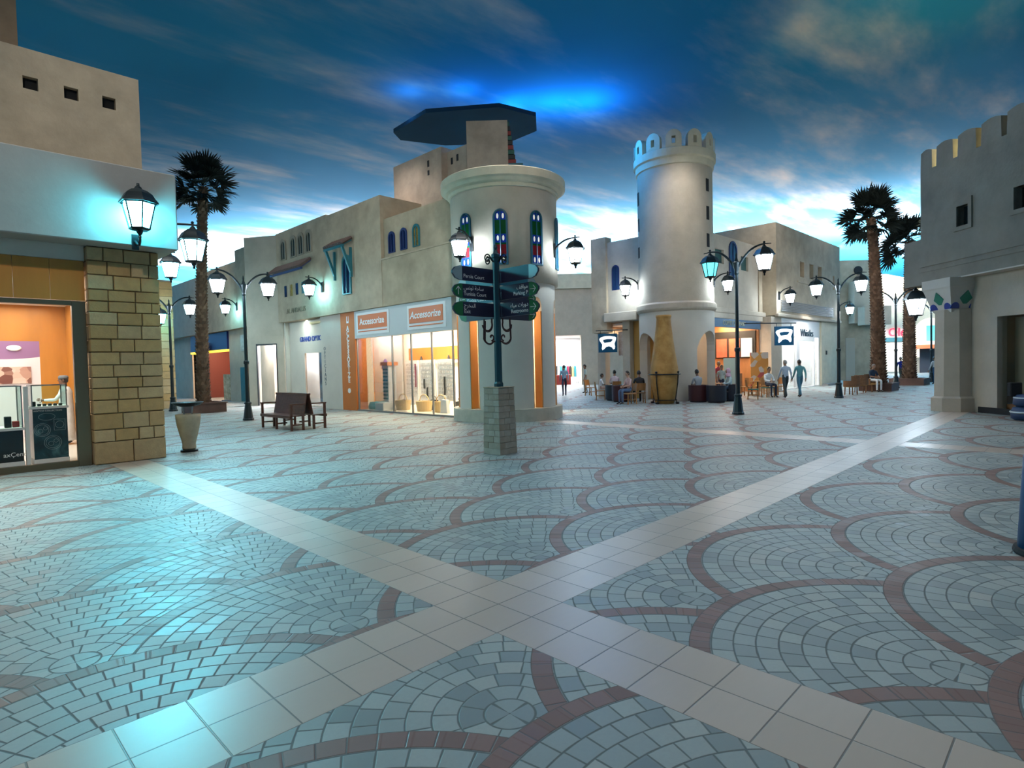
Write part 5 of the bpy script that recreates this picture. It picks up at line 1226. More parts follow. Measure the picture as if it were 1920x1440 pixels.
board((-1, 0, 0), T3, BOARD, GREEN, 'Exit', '\u0627\u0644\u0645\u062e\u0631\u062c', None, 0); board((0, 1, 0), T3 - .02, BOARD, GREEN, None, None, None, 0)
board((0, -1, 0), T3, BOARD, GREEN, 'Restrooms', '\u062f\u0648\u0631\u0627\u062a \u0645\u064a\u0627\u0647', 'side', 0); board((1, 0, 0), T3 - .03, BOARD, GREEN, None, None, 'side', 0)

# ------------------------------------------------------------------ back-to-back wooden bench
WOOD = mat('red_brown_wood', (0.095, 0.032, 0.018), 0.4, var=0.35, vscale=3, stretch=(6, 1, 6), bump=0.1)
bn = thing('double_bench', (5.28, 14.72, 0), 'red brown wooden back-to-back bench with armrests beside the street lamp', 'bench')
LY = 1.05
for sg in (-1, 1):
    s_ = MB()
    for k in range(5): s_.box(min(sg * (0.10 + k * 0.10), sg * (0.19 + k * 0.10)), max(sg * (0.10 + k * 0.10), sg * (0.19 + k * 0.10)), -LY, LY, 0.42, 0.445)
    s_.box(min(sg * .55, sg * .59), max(sg * .55, sg * .59), -LY, LY, 0.36, 0.43)
    s_.build('seat', WOOD, bn)
    b_ = MB(); nsl = 24
    for k in range(nsl):
        y_ = -LY + 2 * LY * (k + .5) / nsl
        b_.loft([[(sg * (0.115 - z_ * .0), y_ - .040, zz) for z_ in (0,)] + [(sg * xx, y_ - .04, zz) for xx in (xo,)] + [(sg * xo, y_ + .04, zz), (sg * (xo - .02), y_ + .04, zz)] for xo, zz in ((0.14, 0.46), (0.045, 1.04))]) if False else b_.loft([[(sg * (xo - .02), y_ - .04, zz), (sg * xo, y_ - .04, zz), (sg * xo, y_ + .04, zz), (sg * (xo - .02), y_ + .04, zz)] for xo, zz in ((0.155, 0.45), (0.05, 1.04))])
    b_.box(min(sg * .02, sg * .065), max(sg * .02, sg * .065), -LY - .02, LY + .02, 1.03, 1.09)
    b_.build('backrest', WOOD, bn)
    for ye in (-LY + 0.03, 0.0, LY - 0.03):
        for xx in (0.53, 0.17):
            if ye == 0.0 and xx == 0.17: continue
            MB().box(sg * xx - .03, sg * xx + .03, ye - .03, ye + .03, 0, (0.76 if (ye and xx > .5) else 0.42)).build('leg', WOOD, bn)
        MB().box(min(sg * .2, sg * .5), max(sg * .2, sg * .5), ye - .018, ye + .018, 0.15, 0.19).build('stretcher', WOOD, bn)
        if ye:
            MB().box(min(sg * .10, sg * .58), max(sg * .10, sg * .58), ye - .035, ye + .035, 0.76, 0.80).build('armrest', WOOD, bn)

# ------------------------------------------------------------------ big clay bottle in an iron stand
P = deep(1246, 25.35)
bo = thing('clay_bottle', tuple(P), 'tall ochre clay bottle leaning on nothing inside a black iron stand before the tower' if False else 'tall ochre clay bottle standing in a black iron cradle before the battlement tower', 'bottle')
m_ = MB(); m_.smooth = True; m_.lathe([(0.36, 0.0), (0.39, 0.02), (0.47, 0.40), (0.575, 0.95), (0.60, 1.25), (0.57, 1.55), (0.48, 2.1), (0.39, 2.75), (0.325, 3.3), (0.30, 3.60), (0.31, 3.66), (0.325, 3.69), (0.325, 3.76), (0.25, 3.77), (0.22, 3.5)], (0, 0, 0), 36)
m_.build('bottle_body', mat('ochre_clay', (0.40, 0.185, 0.03), 0.7, var=0.35, vscale=2.5, bump=0.3, bscale=12, tint=(0.46, 0.27, 0.08)), bo)
m_ = MB(); m_.tube([(0.66 * cos(2 * pi * i / 28), 0.66 * sin(2 * pi * i / 28), 1.25) for i in range(29)], 0.028, 6, False)
m_.tube([(0.50 * cos(2 * pi * i / 28), 0.50 * sin(2 * pi * i / 28), 0.16) for i in range(29)], 0.022, 6, False)
for k in range(4):
    a = k * pi / 2 + yaw + pi / 4; d_ = Vector((cos(a), sin(a), 0))
    m_.tube([d_ * 0.66 + Zv * 1.32, d_ * 0.63 + Zv * 0.9, d_ * 0.52 + Zv * 0.2, d_ * 0.58 + Zv * 0.06], 0.026, 6); m_.ball(d_ * 0.66 + Zv * 1.34, 0.05, 8, 6)
    m_.lathe([(0.05, 0.0), (0.08, 0.02), (0.08, 0.06), (0.05, 0.08)], tuple(d_ * 0.60), 10)
m_.build('iron_cradle', IRON, bo)

# ------------------------------------------------------------------ blue bin at the right edge
P = camxy(4.735, 5.14, 0)
dr_ = thing('blue_bin', tuple(P), 'blue round bin with a black base ring cut off by the right edge', 'bin')
m_ = MB(); m_.smooth = True; m_.lathe([(0.265, 0.055), (0.225, 0.86), (0.21, 0.90), (0.001, 0.93)], (0, 0, 0), 32); m_.build('drum', mat('bin_blue', (0.005, 0.075, 0.19), 0.35), dr_)
m_ = MB(); m_.lathe([(0.29, 0), (0.30, 0.02), (0.29, 0.05), (0.25, 0.06)], (0, 0, 0), 32); m_.build('base_ring', DARK, dr_)
# padded blue seat by the closed shop window
P = cpt(-1.62, 0.12, 0)
ps = thing('padded_seat', tuple(P), 'dark blue padded seat with curved white piping at the right edge', 'seat', None, yaw)
NAVY = mat('navy_padding', (0.008, 0.035, 0.10), 0.6); PIPE = mat('white_piping', (0.45, 0.52, 0.55), 0.5)
m_ = MB(); m_.smooth = True; m_.lathe([(0.40, 0.0), (0.47, 0.05), (0.48, 0.2), (0.43, 0.33), (0.35, 0.36)], (0, 0, 0), 28); m_.lathe([(0.34, 0.36), (0.43, 0.42), (0.42, 0.60), (0.34, 0.68), (0.001, 0.70)], (0, 0, 0), 28); m_.build('cushion', NAVY, ps)
for rr, zz in ((0.475, 0.24), (0.40, 0.62)):
    MB().tube([(rr * cos(2 * pi * i / 28), rr * sin(2 * pi * i / 28), zz + 0.03 * cos(2 * pi * i / 28)) for i in range(29)], 0.026, 6, False).build('piping', PIPE, ps)
m_ = MB(); m_.box(-0.42, -0.1, 0.22, 0.36, 0.62, 1.0, bev=0.02); o = m_.build('headrest', DARK, ps)

# ------------------------------------------------------------------ coffee shop furniture
LWOOD = mat('light_wood', (0.36, 0.17, 0.055), 0.45, var=0.2, vscale=3); CUSH = mat('green_cushion', (0.03, 0.13, 0.11), 0.7)
def chair(loc, rz, label, cush=None):
    r = thing('cafe_chair', loc, label, 'chair', 'wooden cafe chairs', rz)       # faces +Y
    for x_ in (-.2, .2):
        MB().bar((x_, .2, 0), (x_ * .95, .19, .43), .04).build('leg', LWOOD, r)
        MB().bar((x_, -.22, 0), (x_ * .95, -.19, .45), .04).build('leg', LWOOD, r)
    MB().box(-.23, .23, -.22, .23, .43, .47, bev=.01).build('seat', cush or LWOOD, r)
    b_ = MB(); b_.bar((-.19, -.2, .47), (-.2, -.27, .86), .035).bar((.19, -.2, .47), (.2, -.27, .86), .035)
    b_.loft([[(x_, -.235 - .06 * (1 - (x_ / .22) ** 2) - (z_ - .55) * .12 + o_, z_) for x_ in (-.21, -.1, 0, .1, .21)] + [(x_, -.21 - .06 * (1 - (x_ / .22) ** 2) - (z_ - .55) * .12, z_) for x_ in (.21, .1, 0, -.1, -.21)] for z_, o_ in ((.56, 0), (.88, 0))])
    b_.build('backrest', LWOOD, r)
    for x_ in (-.2, .2): MB().bar((x_, .2, .2), (x_, -.2, .2), .025).build('stretcher', LWOOD, r)
    return r
def tub(loc, rz, col, label):
    r = thing('tub_chair', loc, label, 'armchair', 'padded tub chairs', rz)
    m_ = mat('tub_' + col, {'navy': (0.004, 0.005, 0.014), 'maroon': (0.045, 0.005, 0.007), 'slate': (0.010, 0.015, 0.02)}[col], 0.55)
    b_ = MB(); b_.ringwall((0, 0), .30, .41, .06, lambda a: .74, radians(150), radians(390), 30); b_.build('shell', m_, r)
    s_ = MB(); s_.lathe([(.27, .08), (.295, .1), (.295, .40), (.27, .44), (.001, .45)], (0, 0, 0), 24); s_.build('seat', m_, r)
    f_ = MB(); f_.lathe([(.34, 0), (.34, .055)], (0, 0, 0), 20); f_.build('base', DARK, r)
    return r
def table(loc, label, top=None):
    r = thing('cafe_table', loc, label, 'table', 'round cafe tables')
    MB().lathe([(.001, .70), (.33, .70), (.35, .715), (.35, .735), (.33, .74), (.001, .74)], (0, 0, 0), 24).build('table_top', top or LWOOD, r)
    MB().lathe([(.035, .02), (.035, .70)], (0, 0, 0), 10).build('column', IRON, r)
    MB().lathe([(.24, 0), (.24, .015), (.04, .03)], (0, 0, 0), 18).build('foot', IRON, r)
    return r
L0_ = atan2(RGT.y * -1, RGT.x * -1) - pi / 2
toCam = atan2(-F_.y, -F_.x) - pi / 2          # rz that makes +Y face the camera
tub(deep(1309, 25.75), toCam + pi + .3, 'maroon', 'maroon tub chair in front of the tower arch')
tub(deep(1343, 25.15), toCam + pi - .1, 'navy', 'navy tub chair between the maroon tub chair and the tall street lamp')
tub(deep(1369, 25.9), L0_, 'navy', 'navy tub chair just left of the tall street lamp post')
tub(deep(1151, 28.2), toCam + pi, 'slate', 'slate tub chair under the left hanging sign')
tub(deep(1164, 27.1), toCam + 2.4, 'maroon', 'maroon tub chair left of the clay bottle')
chair(deep(1199, 26.0), toCam + pi, 'wooden cafe chair seen from behind, nearest left of the clay bottle')
chair(deep(1180, 25.4), toCam - 1.2, 'wooden cafe chair turned sideways between maroon tub chair and clay bottle')
chair(deep(1126, 28.9), toCam + 1.4, 'wooden cafe chair with a child in white, left of the slate tub chair')
chair(deep(1155, 29.4), toCam + pi, 'wooden cafe chair behind the slate tub chair')
chair(deep(1107, 33.0), toCam + .8, 'wooden cafe chair farthest down the alley')
for px_, d_, rz_, c_, lb in ((1412, 26.6, 1.2, CUSH, 'wooden cafe chair with green cushion just right of the tall street lamp'), (1440, 27.9, .2, CUSH, 'wooden cafe chair under the man in white'), (1400, 29.3, -.8, None, 'wooden cafe chair behind the chair with green cushion'), (1458, 29.0, -1.3, None, 'wooden cafe chair right of the man in white'), (1428, 29.75, 3.1, None, 'wooden cafe chair in front of the orange poster')):
    chair(deep(px_, d_), toCam + rz_, lb, c_)
table(deep(1421, 28.8), 'round cafe table between the green cushioned chair and the man in white')
table(deep(1356, 27.3), 'round cafe table beyond the two navy tub chairs')
table(deep(1188, 27.3), 'round cafe table left of the clay bottle')
# orange poster by the coffee shop
P = deep(1424, 30.6)
po = thing('poster_board', tuple(P), 'orange standing poster of drinks leaning beside the coffee shop', 'poster', None, toCam)
def poster_mat():
    m, b = newmat('drinks_poster'); t = NT(m); tc = t.node('ShaderNodeTexCoord').outputs['Object']
    v = t.node('ShaderNodeTexVoronoi'); v.inputs['Scale'].default_value = 3.2; t.l.new(tc, v.inputs[0]); sp_ = t.node('ShaderNodeSeparateXYZ'); t.l.new(v.outputs['Color'], sp_.inputs[0])
    t.l.new(t.ramp(sp_.outputs[0], [(0, (0.62, 0.26, 0.05)), (0.55, (0.68, 0.33, 0.08)), (0.7, (0.42, 0.08, 0.07)), (0.85, (0.6, 0.5, 0.42)), (1, (0.5, 0.14, 0.2))], 'CONSTANT'), b.inputs['Base Color']); b.inputs['Roughness'].default_value = 0.4
    return m
MB().box(-.46, .46, -.03, .03, 0.35, 2.15).build('panel', poster_mat(), po)
for x_ in (-.4, .4): MB().bar((x_, .0, 0), (x_, 0, .35), .04).build('leg', IRON, po)
# wicker seats at the right
WICK = mat('wicker', (0.19, 0.085, 0.035), 0.7, var=0.5, vscale=30, bump=0.6, bscale=60)
def wicker(loc, rz, label):
    r = thing('wicker_chair', loc, label, 'chair', 'wicker armchairs', rz)
    b_ = MB(); b_.ringwall((0, 0), .30, .36, .40, lambda a: .90 if abs((a - radians(270) + pi) % (2 * pi) - pi) < 1.0 else .68, radians(148), radians(392), 30); b_.build('backrest', WICK, r)
    MB().lathe([(.30, .36), (.32, .38), (.32, .45), (.001, .46)], (0, 0, 0), 24).build('seat', mat('wicker_seat', (0.45, 0.25, 0.09), 0.7, var=0.3, vscale=20), r)
    for a in (45, 135, 225, 315): MB().bar((.27 * cos(radians(a)), .27 * sin(radians(a)), 0), (.25 * cos(radians(a)), .25 * sin(radians(a)), .38), .04).build('leg', WICK, r)
    return r
wicker(deep(1596, 28.2), toCam + pi + .5, 'wicker armchair nearest the far street lamp')
wicker(deep(1613, 29.6), toCam + pi - .3, 'wicker armchair between the other wicker chair and the man in white trousers')
wicker(deep(1636, 30.2), toCam + .2, 'wicker armchair under the man in white trousers')
# goods in the orange shop window
rnd = random.Random(11)
cols = {'white': (0.78, 0.78, 0.80), 'teal': (0.03, 0.25, 0.30), 'purple': (0.12, 0.03, 0.16), 'wine': (0.20, 0.015, 0.052), 'black': (0.015, 0.015, 0.015), 'straw': (0.55, 0.38, 0.16), 'orange': (0.75, 0.26, 0.052), 'rose': (0.55, 0.22, 0.24)}
CM = {k: mat('goods_' + k, v, 0.55) for k, v in cols.items()}
spn = thing('sunglasses_stand', (11.3, 18.4, 0.052), 'tall white revolving stand of sunglasses with an orange top in the shop window', 'stand')
MB().lathe([(.25, 0), (.25, .04), (.03, .05), (.03, .3)], (0, 0, 0), 18).build('base', CM['white'], spn)
MB().box(-.2, .2, -.2, .2, .3, 1.85).build('column', CM['white'], spn); MB().box(-.27, .27, -.27, .27, 1.85, 2.0).build('topper', CM['orange'], spn)
for k in range(9):
    g_ = MB(); zz = .42 + k * .155
    for s_ in (-.1, .1): g_.box(-.225, -.2, s_ - .075, s_ + .075, zz, zz + .06, bev=.008)
    g_.bar((-.215, -.03, zz + .045), (-.215, .03, zz + .045), .012); g_.build('sunglasses', CM['teal'], spn)
def hat(c_, k, label):
    o = MB().lathe([(.001, 0), (.17, 0), (.17, .012), (.10, .02), (.085, .12), (.05, .15), (.001, .155)], (0, 0, 0), 20).build('sun_hat', CM[k]); o.location = c_; return tag(o, label, 'hat')
sh_ = MB().box(-.2, .2, -.28, .28, 0, .035).build('display_shelf', WHITE); sh_.location = (12.95, 21.2, 1.46); tag(sh_, 'small white wall shelf carrying the purple hat on a stand', 'shelf')
hs = MB().lathe([(.10, 0), (.11, .02), (.02, .03), (.02, .25), (.14, .26), (.2, .27), (.13, .55), (.04, .72), (.001, .74)], (0, 0, 0), 18).build('hat_stand', CM['purple']); hs.location = (12.95, 21.2, 1.497); tag(hs, 'purple pointed hat on its stand against the apricot wall', 'hat')
wr = []
for i, (y_, w_, k_) in enumerate(((17.9, .9, 'left'), (16.8, 1.0, 'second'), (15.6, 1.05, 'third'), (14.3, 1.0, 'right'))):
    r = thing('jewellery_rack', (12.1, y_, 0.052), f'white wall rack of small jewellery cards, {("leftmost behind the shop glass", "behind the second pane of the shop glass", "behind the third pane of the shop glass", "nearest the round tower")[i]}', 'rack', 'white jewellery racks in the orange shop')
    MB().box(0, .06, -w_ / 2, w_ / 2, .35, 2.05).build('panel', CM['white'], r)
    for s_ in (-w_ / 2 + .04, w_ / 2 - .04): MB().box(0.06, .1, s_ - .02, s_ + .02, 0, 2.05).build('leg', STEEL, r)
    nn = 0
    gcard = MB()
    for a in range(9):
        for b_ in range(9):
            y2 = -w_ / 2 + .08 + (w_ - .16) * (a + .5) / 9; z2 = .45 + 1.5 * (b_ + .5) / 9
            gcard.box(-.018, -.001, y2 - .03, y2 + .03, z2 - .055, z2 + .055)
    wr.append(tag(gcard.build('jewellery_cards', mat('jewellery_cards', (0.60, 0.60, 0.62), 0.4, var=0.55, vscale=26), r), kind='stuff'))
for i, (y_, z_, h_, k_, lb) in enumerate(((17.55, 1.95, 1.0, 'wine', 'long rose red scarf hanging on the leftmost white rack'), (16.95, 1.3, .4, 'black', 'short black scarf hanging high on the second white rack'), (16.75, .95, .45, 'black', 'short black scarf hanging low on the second white rack'), (15.6, 1.4, .75, 'black', 'dark grey scarf hanging on the third white rack'), (14.35, 1.95, 1.25, 'wine', 'broad wine red scarf hanging on the rack nearest the round tower'))):
    m_ = MB(); w_ = .09 if k_ == 'wine' and h_ > 1.1 else .05
    m_.loft([[(-.0 + .012 * sin(x_ * 60 + z2 * 9), x_, -z2) for x_ in (-w_, -w_ / 2, 0, w_ / 2, w_)] + [(.012 + .012 * sin(x_ * 60 + z2 * 9), x_, -z2) for x_ in (w_, w_ / 2, 0, -w_ / 2, -w_)] for z2 in (h_, h_ * .7, h_ * .4, 0)])
    o = m_.build('hanging_scarf', CM[k_]); o.location = (12.045, y_, z_); tag(o, lb, 'scarf')
for y_, x_, k_, lb in ((17.3, 11.2, 'straw', 'left straw basket on the shop window floor'), (15.85, 11.2, 'straw', 'middle straw basket on the shop window floor'), (14.9, 11.3, 'straw', 'right straw basket on the shop window floor')):
    r = thing('straw_basket', (x_, y_, 0.052), lb, 'basket', 'straw baskets in the shop window')
    MB().lathe([(.001, 0), (.28, 0), (.34, .4), (.31, .4), (.26, .05), (.001, .05)], (0, 0, 0), 20).build('bowl', CM['straw'], r)
    MB().tube([(0, .3 * cos(a), .38 + .28 * sin(a)) for a in [pi * i / 10 for i in range(11)]], .018, 6).build('handle', CM['straw'], r)
for y_, x_, k_, lb in ((17.25, 11.2, 'wine', 'wine coloured handbag standing in the left straw basket'), (15.9, 11.75, 'black', 'black handbag behind the middle straw basket'), (13.9, 11.4, 'black', 'black handbag nearest the round tower'), (14.3, 11.0, 'white', 'large white bag at the glass nearest the round tower')):
    r = thing('handbag', (x_, y_, 0.11 if 'in the left' in lb else 0.052), lb, 'bag')
    h_ = .5 if k_ == 'white' else (.24 if 'in the left' in lb else .42)
    MB().loft([[(sx * .07, sy * w_, z_) for sx, sy in ((-1, -1), (1, -1), (1, 1), (-1, 1))] for z_, w_ in ((0, .2), (h_, .16))]).build('body', CM[k_], r)
    MB().tube([(0, .11 * cos(a), h_ - .01 + .16 * sin(a)) for a in [pi * i / 10 for i in range(11)]], .012, 6).build('handle', CM[k_], r)
o = MB().lathe([(.001, 0), (.34, 0), (.38, .12), (.30, .30), (.001, .32)], (0, 0, 0), 20).build('floor_cushion', CM['teal']); o.location = (11.0, 18.95, .052); tag(o, 'teal floor cushion at the left end of the shop window', 'cushion')
o = MB().lathe([(.001, 0), (.16, 0), (.03, .5), (.001, .52)], (0, 0, 0), 16).build('cone_hat', CM['teal']); o.location = (11.6, 19.25, .052); tag(o, 'teal pointed hat beside the apricot wall in the shop window', 'hat')
o = MB().box(-.25, .25, -.3, .3, 0, .3).build('white_plinth', WHITE); o.location = (10.74, 18.0, .052); tag(o, 'low white plinth below the sunglasses stand', 'plinth')
for i in range(4):
    o = MB().lathe([(.06, 0), (.08, .1), (.05, .22), (.03, .28), (.001, .29)], (0, 0, 0), 14).build('vase', CM[('black', 'black', 'straw', 'teal')[i]]); o.location = (14.42, (20.3, 18.2, 16.0, 13.6)[i], 2.05); tag(o, ('leftmost black vase before the orange strip', 'second black vase before the orange strip', 'straw coloured vase before the orange strip', 'teal vase before the orange strip, nearest the round tower')[i], 'vase')
o = MB().box(-.12, .12, -4.4, 4.4, 0, .03).build('wall_shelf', WHITE); o.location = (14.42, 17.0, 2.02); tag(o, 'long white shelf along the back wall under the orange strip', 'shelf')
# optician's frames and the lit door room
for i in range(6):
    o = MB().box(-.12, .12, -.7, .7, 0, .03).build('glass_shelf', WHITE); o.location = (12.45, 23.7, .6 + i * .28); tag(o, ('lowest', 'second lowest', 'third lowest', 'third highest', 'second highest', 'topmost')[i] + ' short white shelf of spectacles in the optician window', 'shelf', 'spectacle shelves in the optician window')
    for j in range(4):
        g_ = MB(); 
        for s_ in (-.055, .055): g_.box(-.01, .01, s_ - .045, s_ + .045, 0, .05)
        q_ = g_.build('spectacles', CM['black']); q_.location = (12.37, 23.15 + j * .36, .6305 + i * .28); tag(q_, f'dark spectacles, {ORD[3 - j]} from the left on the ' + ('lowest', 'second lowest', 'third lowest', 'third highest', 'second highest', 'topmost')[i] + ' optician shelf', 'spectacles', 'spectacles in the optician window')
P = cw1 - nd * 2.1 + ud * 1.75
o = thing('display_tower', tuple(P), 'silver display cabinet with black top seen through the slanted doorway', 'cabinet')
MB().lathe([(.22, 0), (.22, .3)], (0, 0, 0), 20).build('base', CM['black'], o); MB().lathe([(.2, .3), (.2, 1.95)], (0, 0, 0), 20).build('glass_body', mat('silver_case', (0.55, 0.56, 0.58), 0.25, 0.5), o); MB().lathe([(.23, 1.95), (.23, 2.08), (.001, 2.09)], (0, 0, 0), 20).build('top', CM['black'], o)
P = cw1 - nd * 2.55 + ud * 1.2 + Zv * 2.3
o = MB().loft([[P + ud * a + Zv * b_ + nd * d_ for a, b_ in ((-.3, 0), (.3, 0), (.3, .62), (-.3, .62))] for d_ in (0, .02)]); o = o.build('blue_picture', mat('blue_print', (0.08, 0.16, 0.55), 0.5, var=0.9, vscale=5, tint=(0.5, 0.6, 0.85)), None, loc=P); tag(o, 'blue picture on the back wall behind the slanted doorway', 'picture')
# poster stand in front of the red shop
P = ground(413, 753)
o = thing('poster_stand', tuple(P + Vector((.6, .2, 0))), 'yellow poster stand in front of the red walled shop', 'poster', None, toCam - 0.5)
MB().box(-.45, .45, -.03, .03, .08, 1.65).build('panel', mat('yellow_poster', (0.68, 0.50, 0.22), 0.5, var=0.6, vscale=3, tint=(0.8, 0.68, 0.5)), o); MB().box(-.45, .45, -.2, .2, 0, .07).build('foot', STEEL, o)
# goods in the alley store
for i in range(22):
    a_ = 3.65 + (i % 11) * 0.215; k_ = rnd.choice(['rose', 'wine', 'teal', 'white', 'straw', 'orange', 'purple', 'black']); d_ = 54.3 + (i // 11) * 1.4
    m_ = MB(); m_.loft([[(x_ * w_, y_ * .2, z_) for x_, y_ in ((-1, -1), (1, -1), (1, 1), (-1, 1))] for z_, w_ in ((0, .095), (.9, .085), (1.0, .05))])
    o = m_.build('hanging_garment', CM[k_]); o.location = camxy(a_, d_, .605); o.rotation_euler = (0, 0, yaw); tag(o, {'rose': 'rose', 'wine': 'wine red', 'teal': 'teal', 'white': 'white', 'straw': 'straw yellow', 'orange': 'orange', 'purple': 'purple', 'black': 'black'}[k_] + f' garment, {ORD[i % 11]} from the left on the ' + ('front', 'back')[i // 11] + ' rail of the alley store', 'garment', 'garments in the alley store')
for j in range(2):
    r = thing('garment_rail', camxy(4.75, 54.3 + j * 1.4, 0), ('front', 'back')[j] + ' garment rail in the bright alley store', 'rail', None, yaw)
    MB().bar((-1.35, 0, 1.64), (1.35, 0, 1.64), .04).build('bar', STEEL, r)
    for x_ in (-1.33, 1.33): MB().bar((x_, 0, 0), (x_, 0, 1.64), .04).build('leg', STEEL, r)
m_ = MB().box(-2.2, 2.2, -.4, .4, 0, .85).build('red_counter', mat('red_counter', (0.40, 0.04, 0.03), 0.5)); m_.location = camxy(2.9, 51.6, 0); m_.rotation_euler = (0, 0, yaw); tag(m_, 'low red counter at the opening of the bright alley store', 'counter')
# ------------------------------------------------------------------ people
SKINS = [mat('skin_light', (0.42, 0.25, 0.18), 0.55), mat('skin_tan', (0.30, 0.165, 0.105), 0.55), mat('skin_brown', (0.16, 0.08, 0.05), 0.55)]
HAIRM = mat('hair_black', (0.012, 0.010, 0.009), 0.5); HAIRG = mat('hair_grey', (0.22, 0.21, 0.2), 0.6)
SHOE = mat('shoe_black', (0.012, 0.012, 0.013), 0.4); EYE = mat('eye_dark', (0.01, 0.008, 0.008), 0.2); LIP = mat('lip', (0.30, 0.10, 0.09), 0.5)
def cloth(name, c): return mat('cloth_' + name, c, 0.85, var=0.15, vscale=8)
def body_mesh(nodes, edges):
    """grow a skin over the skeleton; nodes = [(pos, rx, ry)]"""
    me = bpy.data.meshes.new('body_source'); me.from_pydata([n[0] for n in nodes], edges, [])
    ob = bpy.data.objects.new('body_source', me); COL.objects.link(ob)
    sk = ob.modifiers.new('skin', 'SKIN'); sk.use_smooth_shade = True; sk.branch_smoothing = 0.6
    for i, n in enumerate(nodes):
        v = me.skin_vertices[0].data[i]; v.radius = (n[1], n[2]); v.use_root = (i == 0)
    sb = ob.modifiers.new('sub', 'SUBSURF'); sb.levels = 1; sb.render_levels = 1
    dg = bpy.context.evaluated_depsgraph_get(); out = bpy.data.meshes.new_from_object(ob.evaluated_get(dg))
    bpy.data.objects.remove(ob); bpy.data.meshes.remove(me)
    return out
def segdist(p, a, b):
    d = b - a; t_ = max(0, min(1, (p - a).dot(d) / max(d.length_squared, 1e-9))); return (p - a - d * t_).length
def person(loc, rz, pose, label, skin=1, top=(0.5, 0.5, 0.5), legs=(0.05, 0.05, 0.08), tname='x', lname='y', hair=HAIRM, long_sleeve=False, H=1.72, robe=None, scarf=None, cap=None, group=None, seat=0.46):
    r = thing('person', loc, label, 'person', group, rz)
    k = H / 1.72
    V = lambda x, y, z: Vector((x * k, y * k, z * k))
    if pose == 'sit':
        hz = seat / k + 0.135
        J = dict(pel=V(0, 0, hz), sp=V(0, .0, hz + .2), ch=V(0, .03, hz + .40), nb=V(0, .05, hz + .53), nk=V(0, .065, hz + .58), hd=V(0, .09, hz + .70))
        for s_, n_ in ((-1, 'l'), (1, 'r')):
            J['sh' + n_] = V(s_ * .175, .03, hz + .46); J['el' + n_] = V(s_ * .23, .12, hz + .2); J['wr' + n_] = V(s_ * .11, .32, hz + .16); J['ha' + n_] = V(s_ * .07, .38, hz + .145)
            J['hp' + n_] = V(s_ * .09, .02, hz - .01); J['kn' + n_] = V(s_ * .12, .43, hz + .0); J['an' + n_] = V(s_ * .12, .42, .085); J['to' + n_] = V(s_ * .13, .57, .035)
    else:
        st = .22 if pose == 'walk' else 0.03
        J = dict(pel=V(0, 0, .95), sp=V(0, 0, 1.13), ch=V(0, .01, 1.33), nb=V(0, .01, 1.455), nk=V(0, .02, 1.50), hd=V(0, .04, 1.61))
        for s_, n_ in ((-1, 'l'), (1, 'r')):
            w_ = s_ * st
            J['sh' + n_] = V(s_ * .175, 0, 1.40); J['el' + n_] = V(s_ * .222, -w_ * .35 - .02, 1.12); J['wr' + n_] = V(s_ * .212, -w_ * .9 + .06, .88); J['ha' + n_] = V(s_ * .205, -w_ * 1.05 + .09, .80)
            if pose == 'reach' and n_ == 'l': J['ell'] = V(-.24, .2, 1.14); J['wrl'] = V(-.17, .42, 1.14); J['hal'] = V(-.15, .50, 1.15)
            J['hp' + n_] = V(s_ * .09, 0, .91); J['kn' + n_] = V(s_ * .095, w_ * .75 + .03, .50); J['an' + n_] = V(s_ * .095, w_ * 1.15 - (.05 if w_ < 0 else 0), .085 + (.05 if w_ < -.1 else 0)); J['to' + n_] = V(s_ * .105, w_ * 1.15 + .15 - (.05 if w_ < 0 else 0), .035 + (0.0 if w_ < -.1 else 0))
    R = dict(pel=(.155, .115), sp=(.14, .10), ch=(.165, .115), nb=(.075, .065), nk=(.055, .055), hd=(.07, .075), sh=(.062, .062), el=(.044, .044), wr=(.03, .03), ha=(.036, .022), hp=(.095, .095), kn=(.062, .062), an=(.043, .043), to=(.04, .032))
    names = list(J); nodes = [(tuple(J[n_]), R[n_ if n_ in R else n_[:2]][0] * k, R[n_ if n_ in R else n_[:2]][1] * k) for n_ in names]
    E_ = [('pel', 'sp'), ('sp', 'ch'), ('ch', 'nb'), ('nb', 'nk'), ('nk', 'hd')]
    for n_ in 'lr': E_ += [('ch', 'sh' + n_), ('sh' + n_, 'el' + n_), ('el' + n_, 'wr' + n_), ('wr' + n_, 'ha' + n_), ('pel', 'hp' + n_), ('hp' + n_, 'kn' + n_), ('kn' + n_, 'an' + n_), ('an' + n_, 'to' + n_)]
    me = body_mesh(nodes, [(names.index(a), names.index(b)) for a, b in E_])
    mb = MB(); mb.smooth = True
    mb.v = [v.co.copy() for v in me.vertices]
    part = {}
    for a, b in E_:
        q = b[:2] if b not in ('pel', 'sp', 'ch', 'nb', 'nk', 'hd') else b
        part[(a, b)] = 0 if q in ('nk', 'hd', 'ha') else (1 if (q in ('sp', 'ch', 'nb', 'sh', 'el') or (q == 'wr' and long_sleeve)) else (0 if q == 'wr' else (3 if q == 'to' else 2)))
    for f_ in me.polygons:
        c_ = f_.center; best = min(E_, key=lambda e: segdist(c_, J[e[0]], J[e[1]]))
        mb.mi = part[best]
        if best == ('pel', 'sp') and c_.z < (J['pel'].z + .02 * k): mb.mi = 2
        mb.q(*f_.vertices)
    bpy.data.meshes.remove(me)
    mb.mi = 0
    hd = J['hd'] + Vector((0, 0, .01)); 
    mb.ball(hd, 1, 14, 10, (.077 * k, .098 * k, .118 * k))
    mb.ball(hd + V(0, .03, -.055), 1, 10, 6, (.056 * k, .062 * k, .062 * k))            # jaw
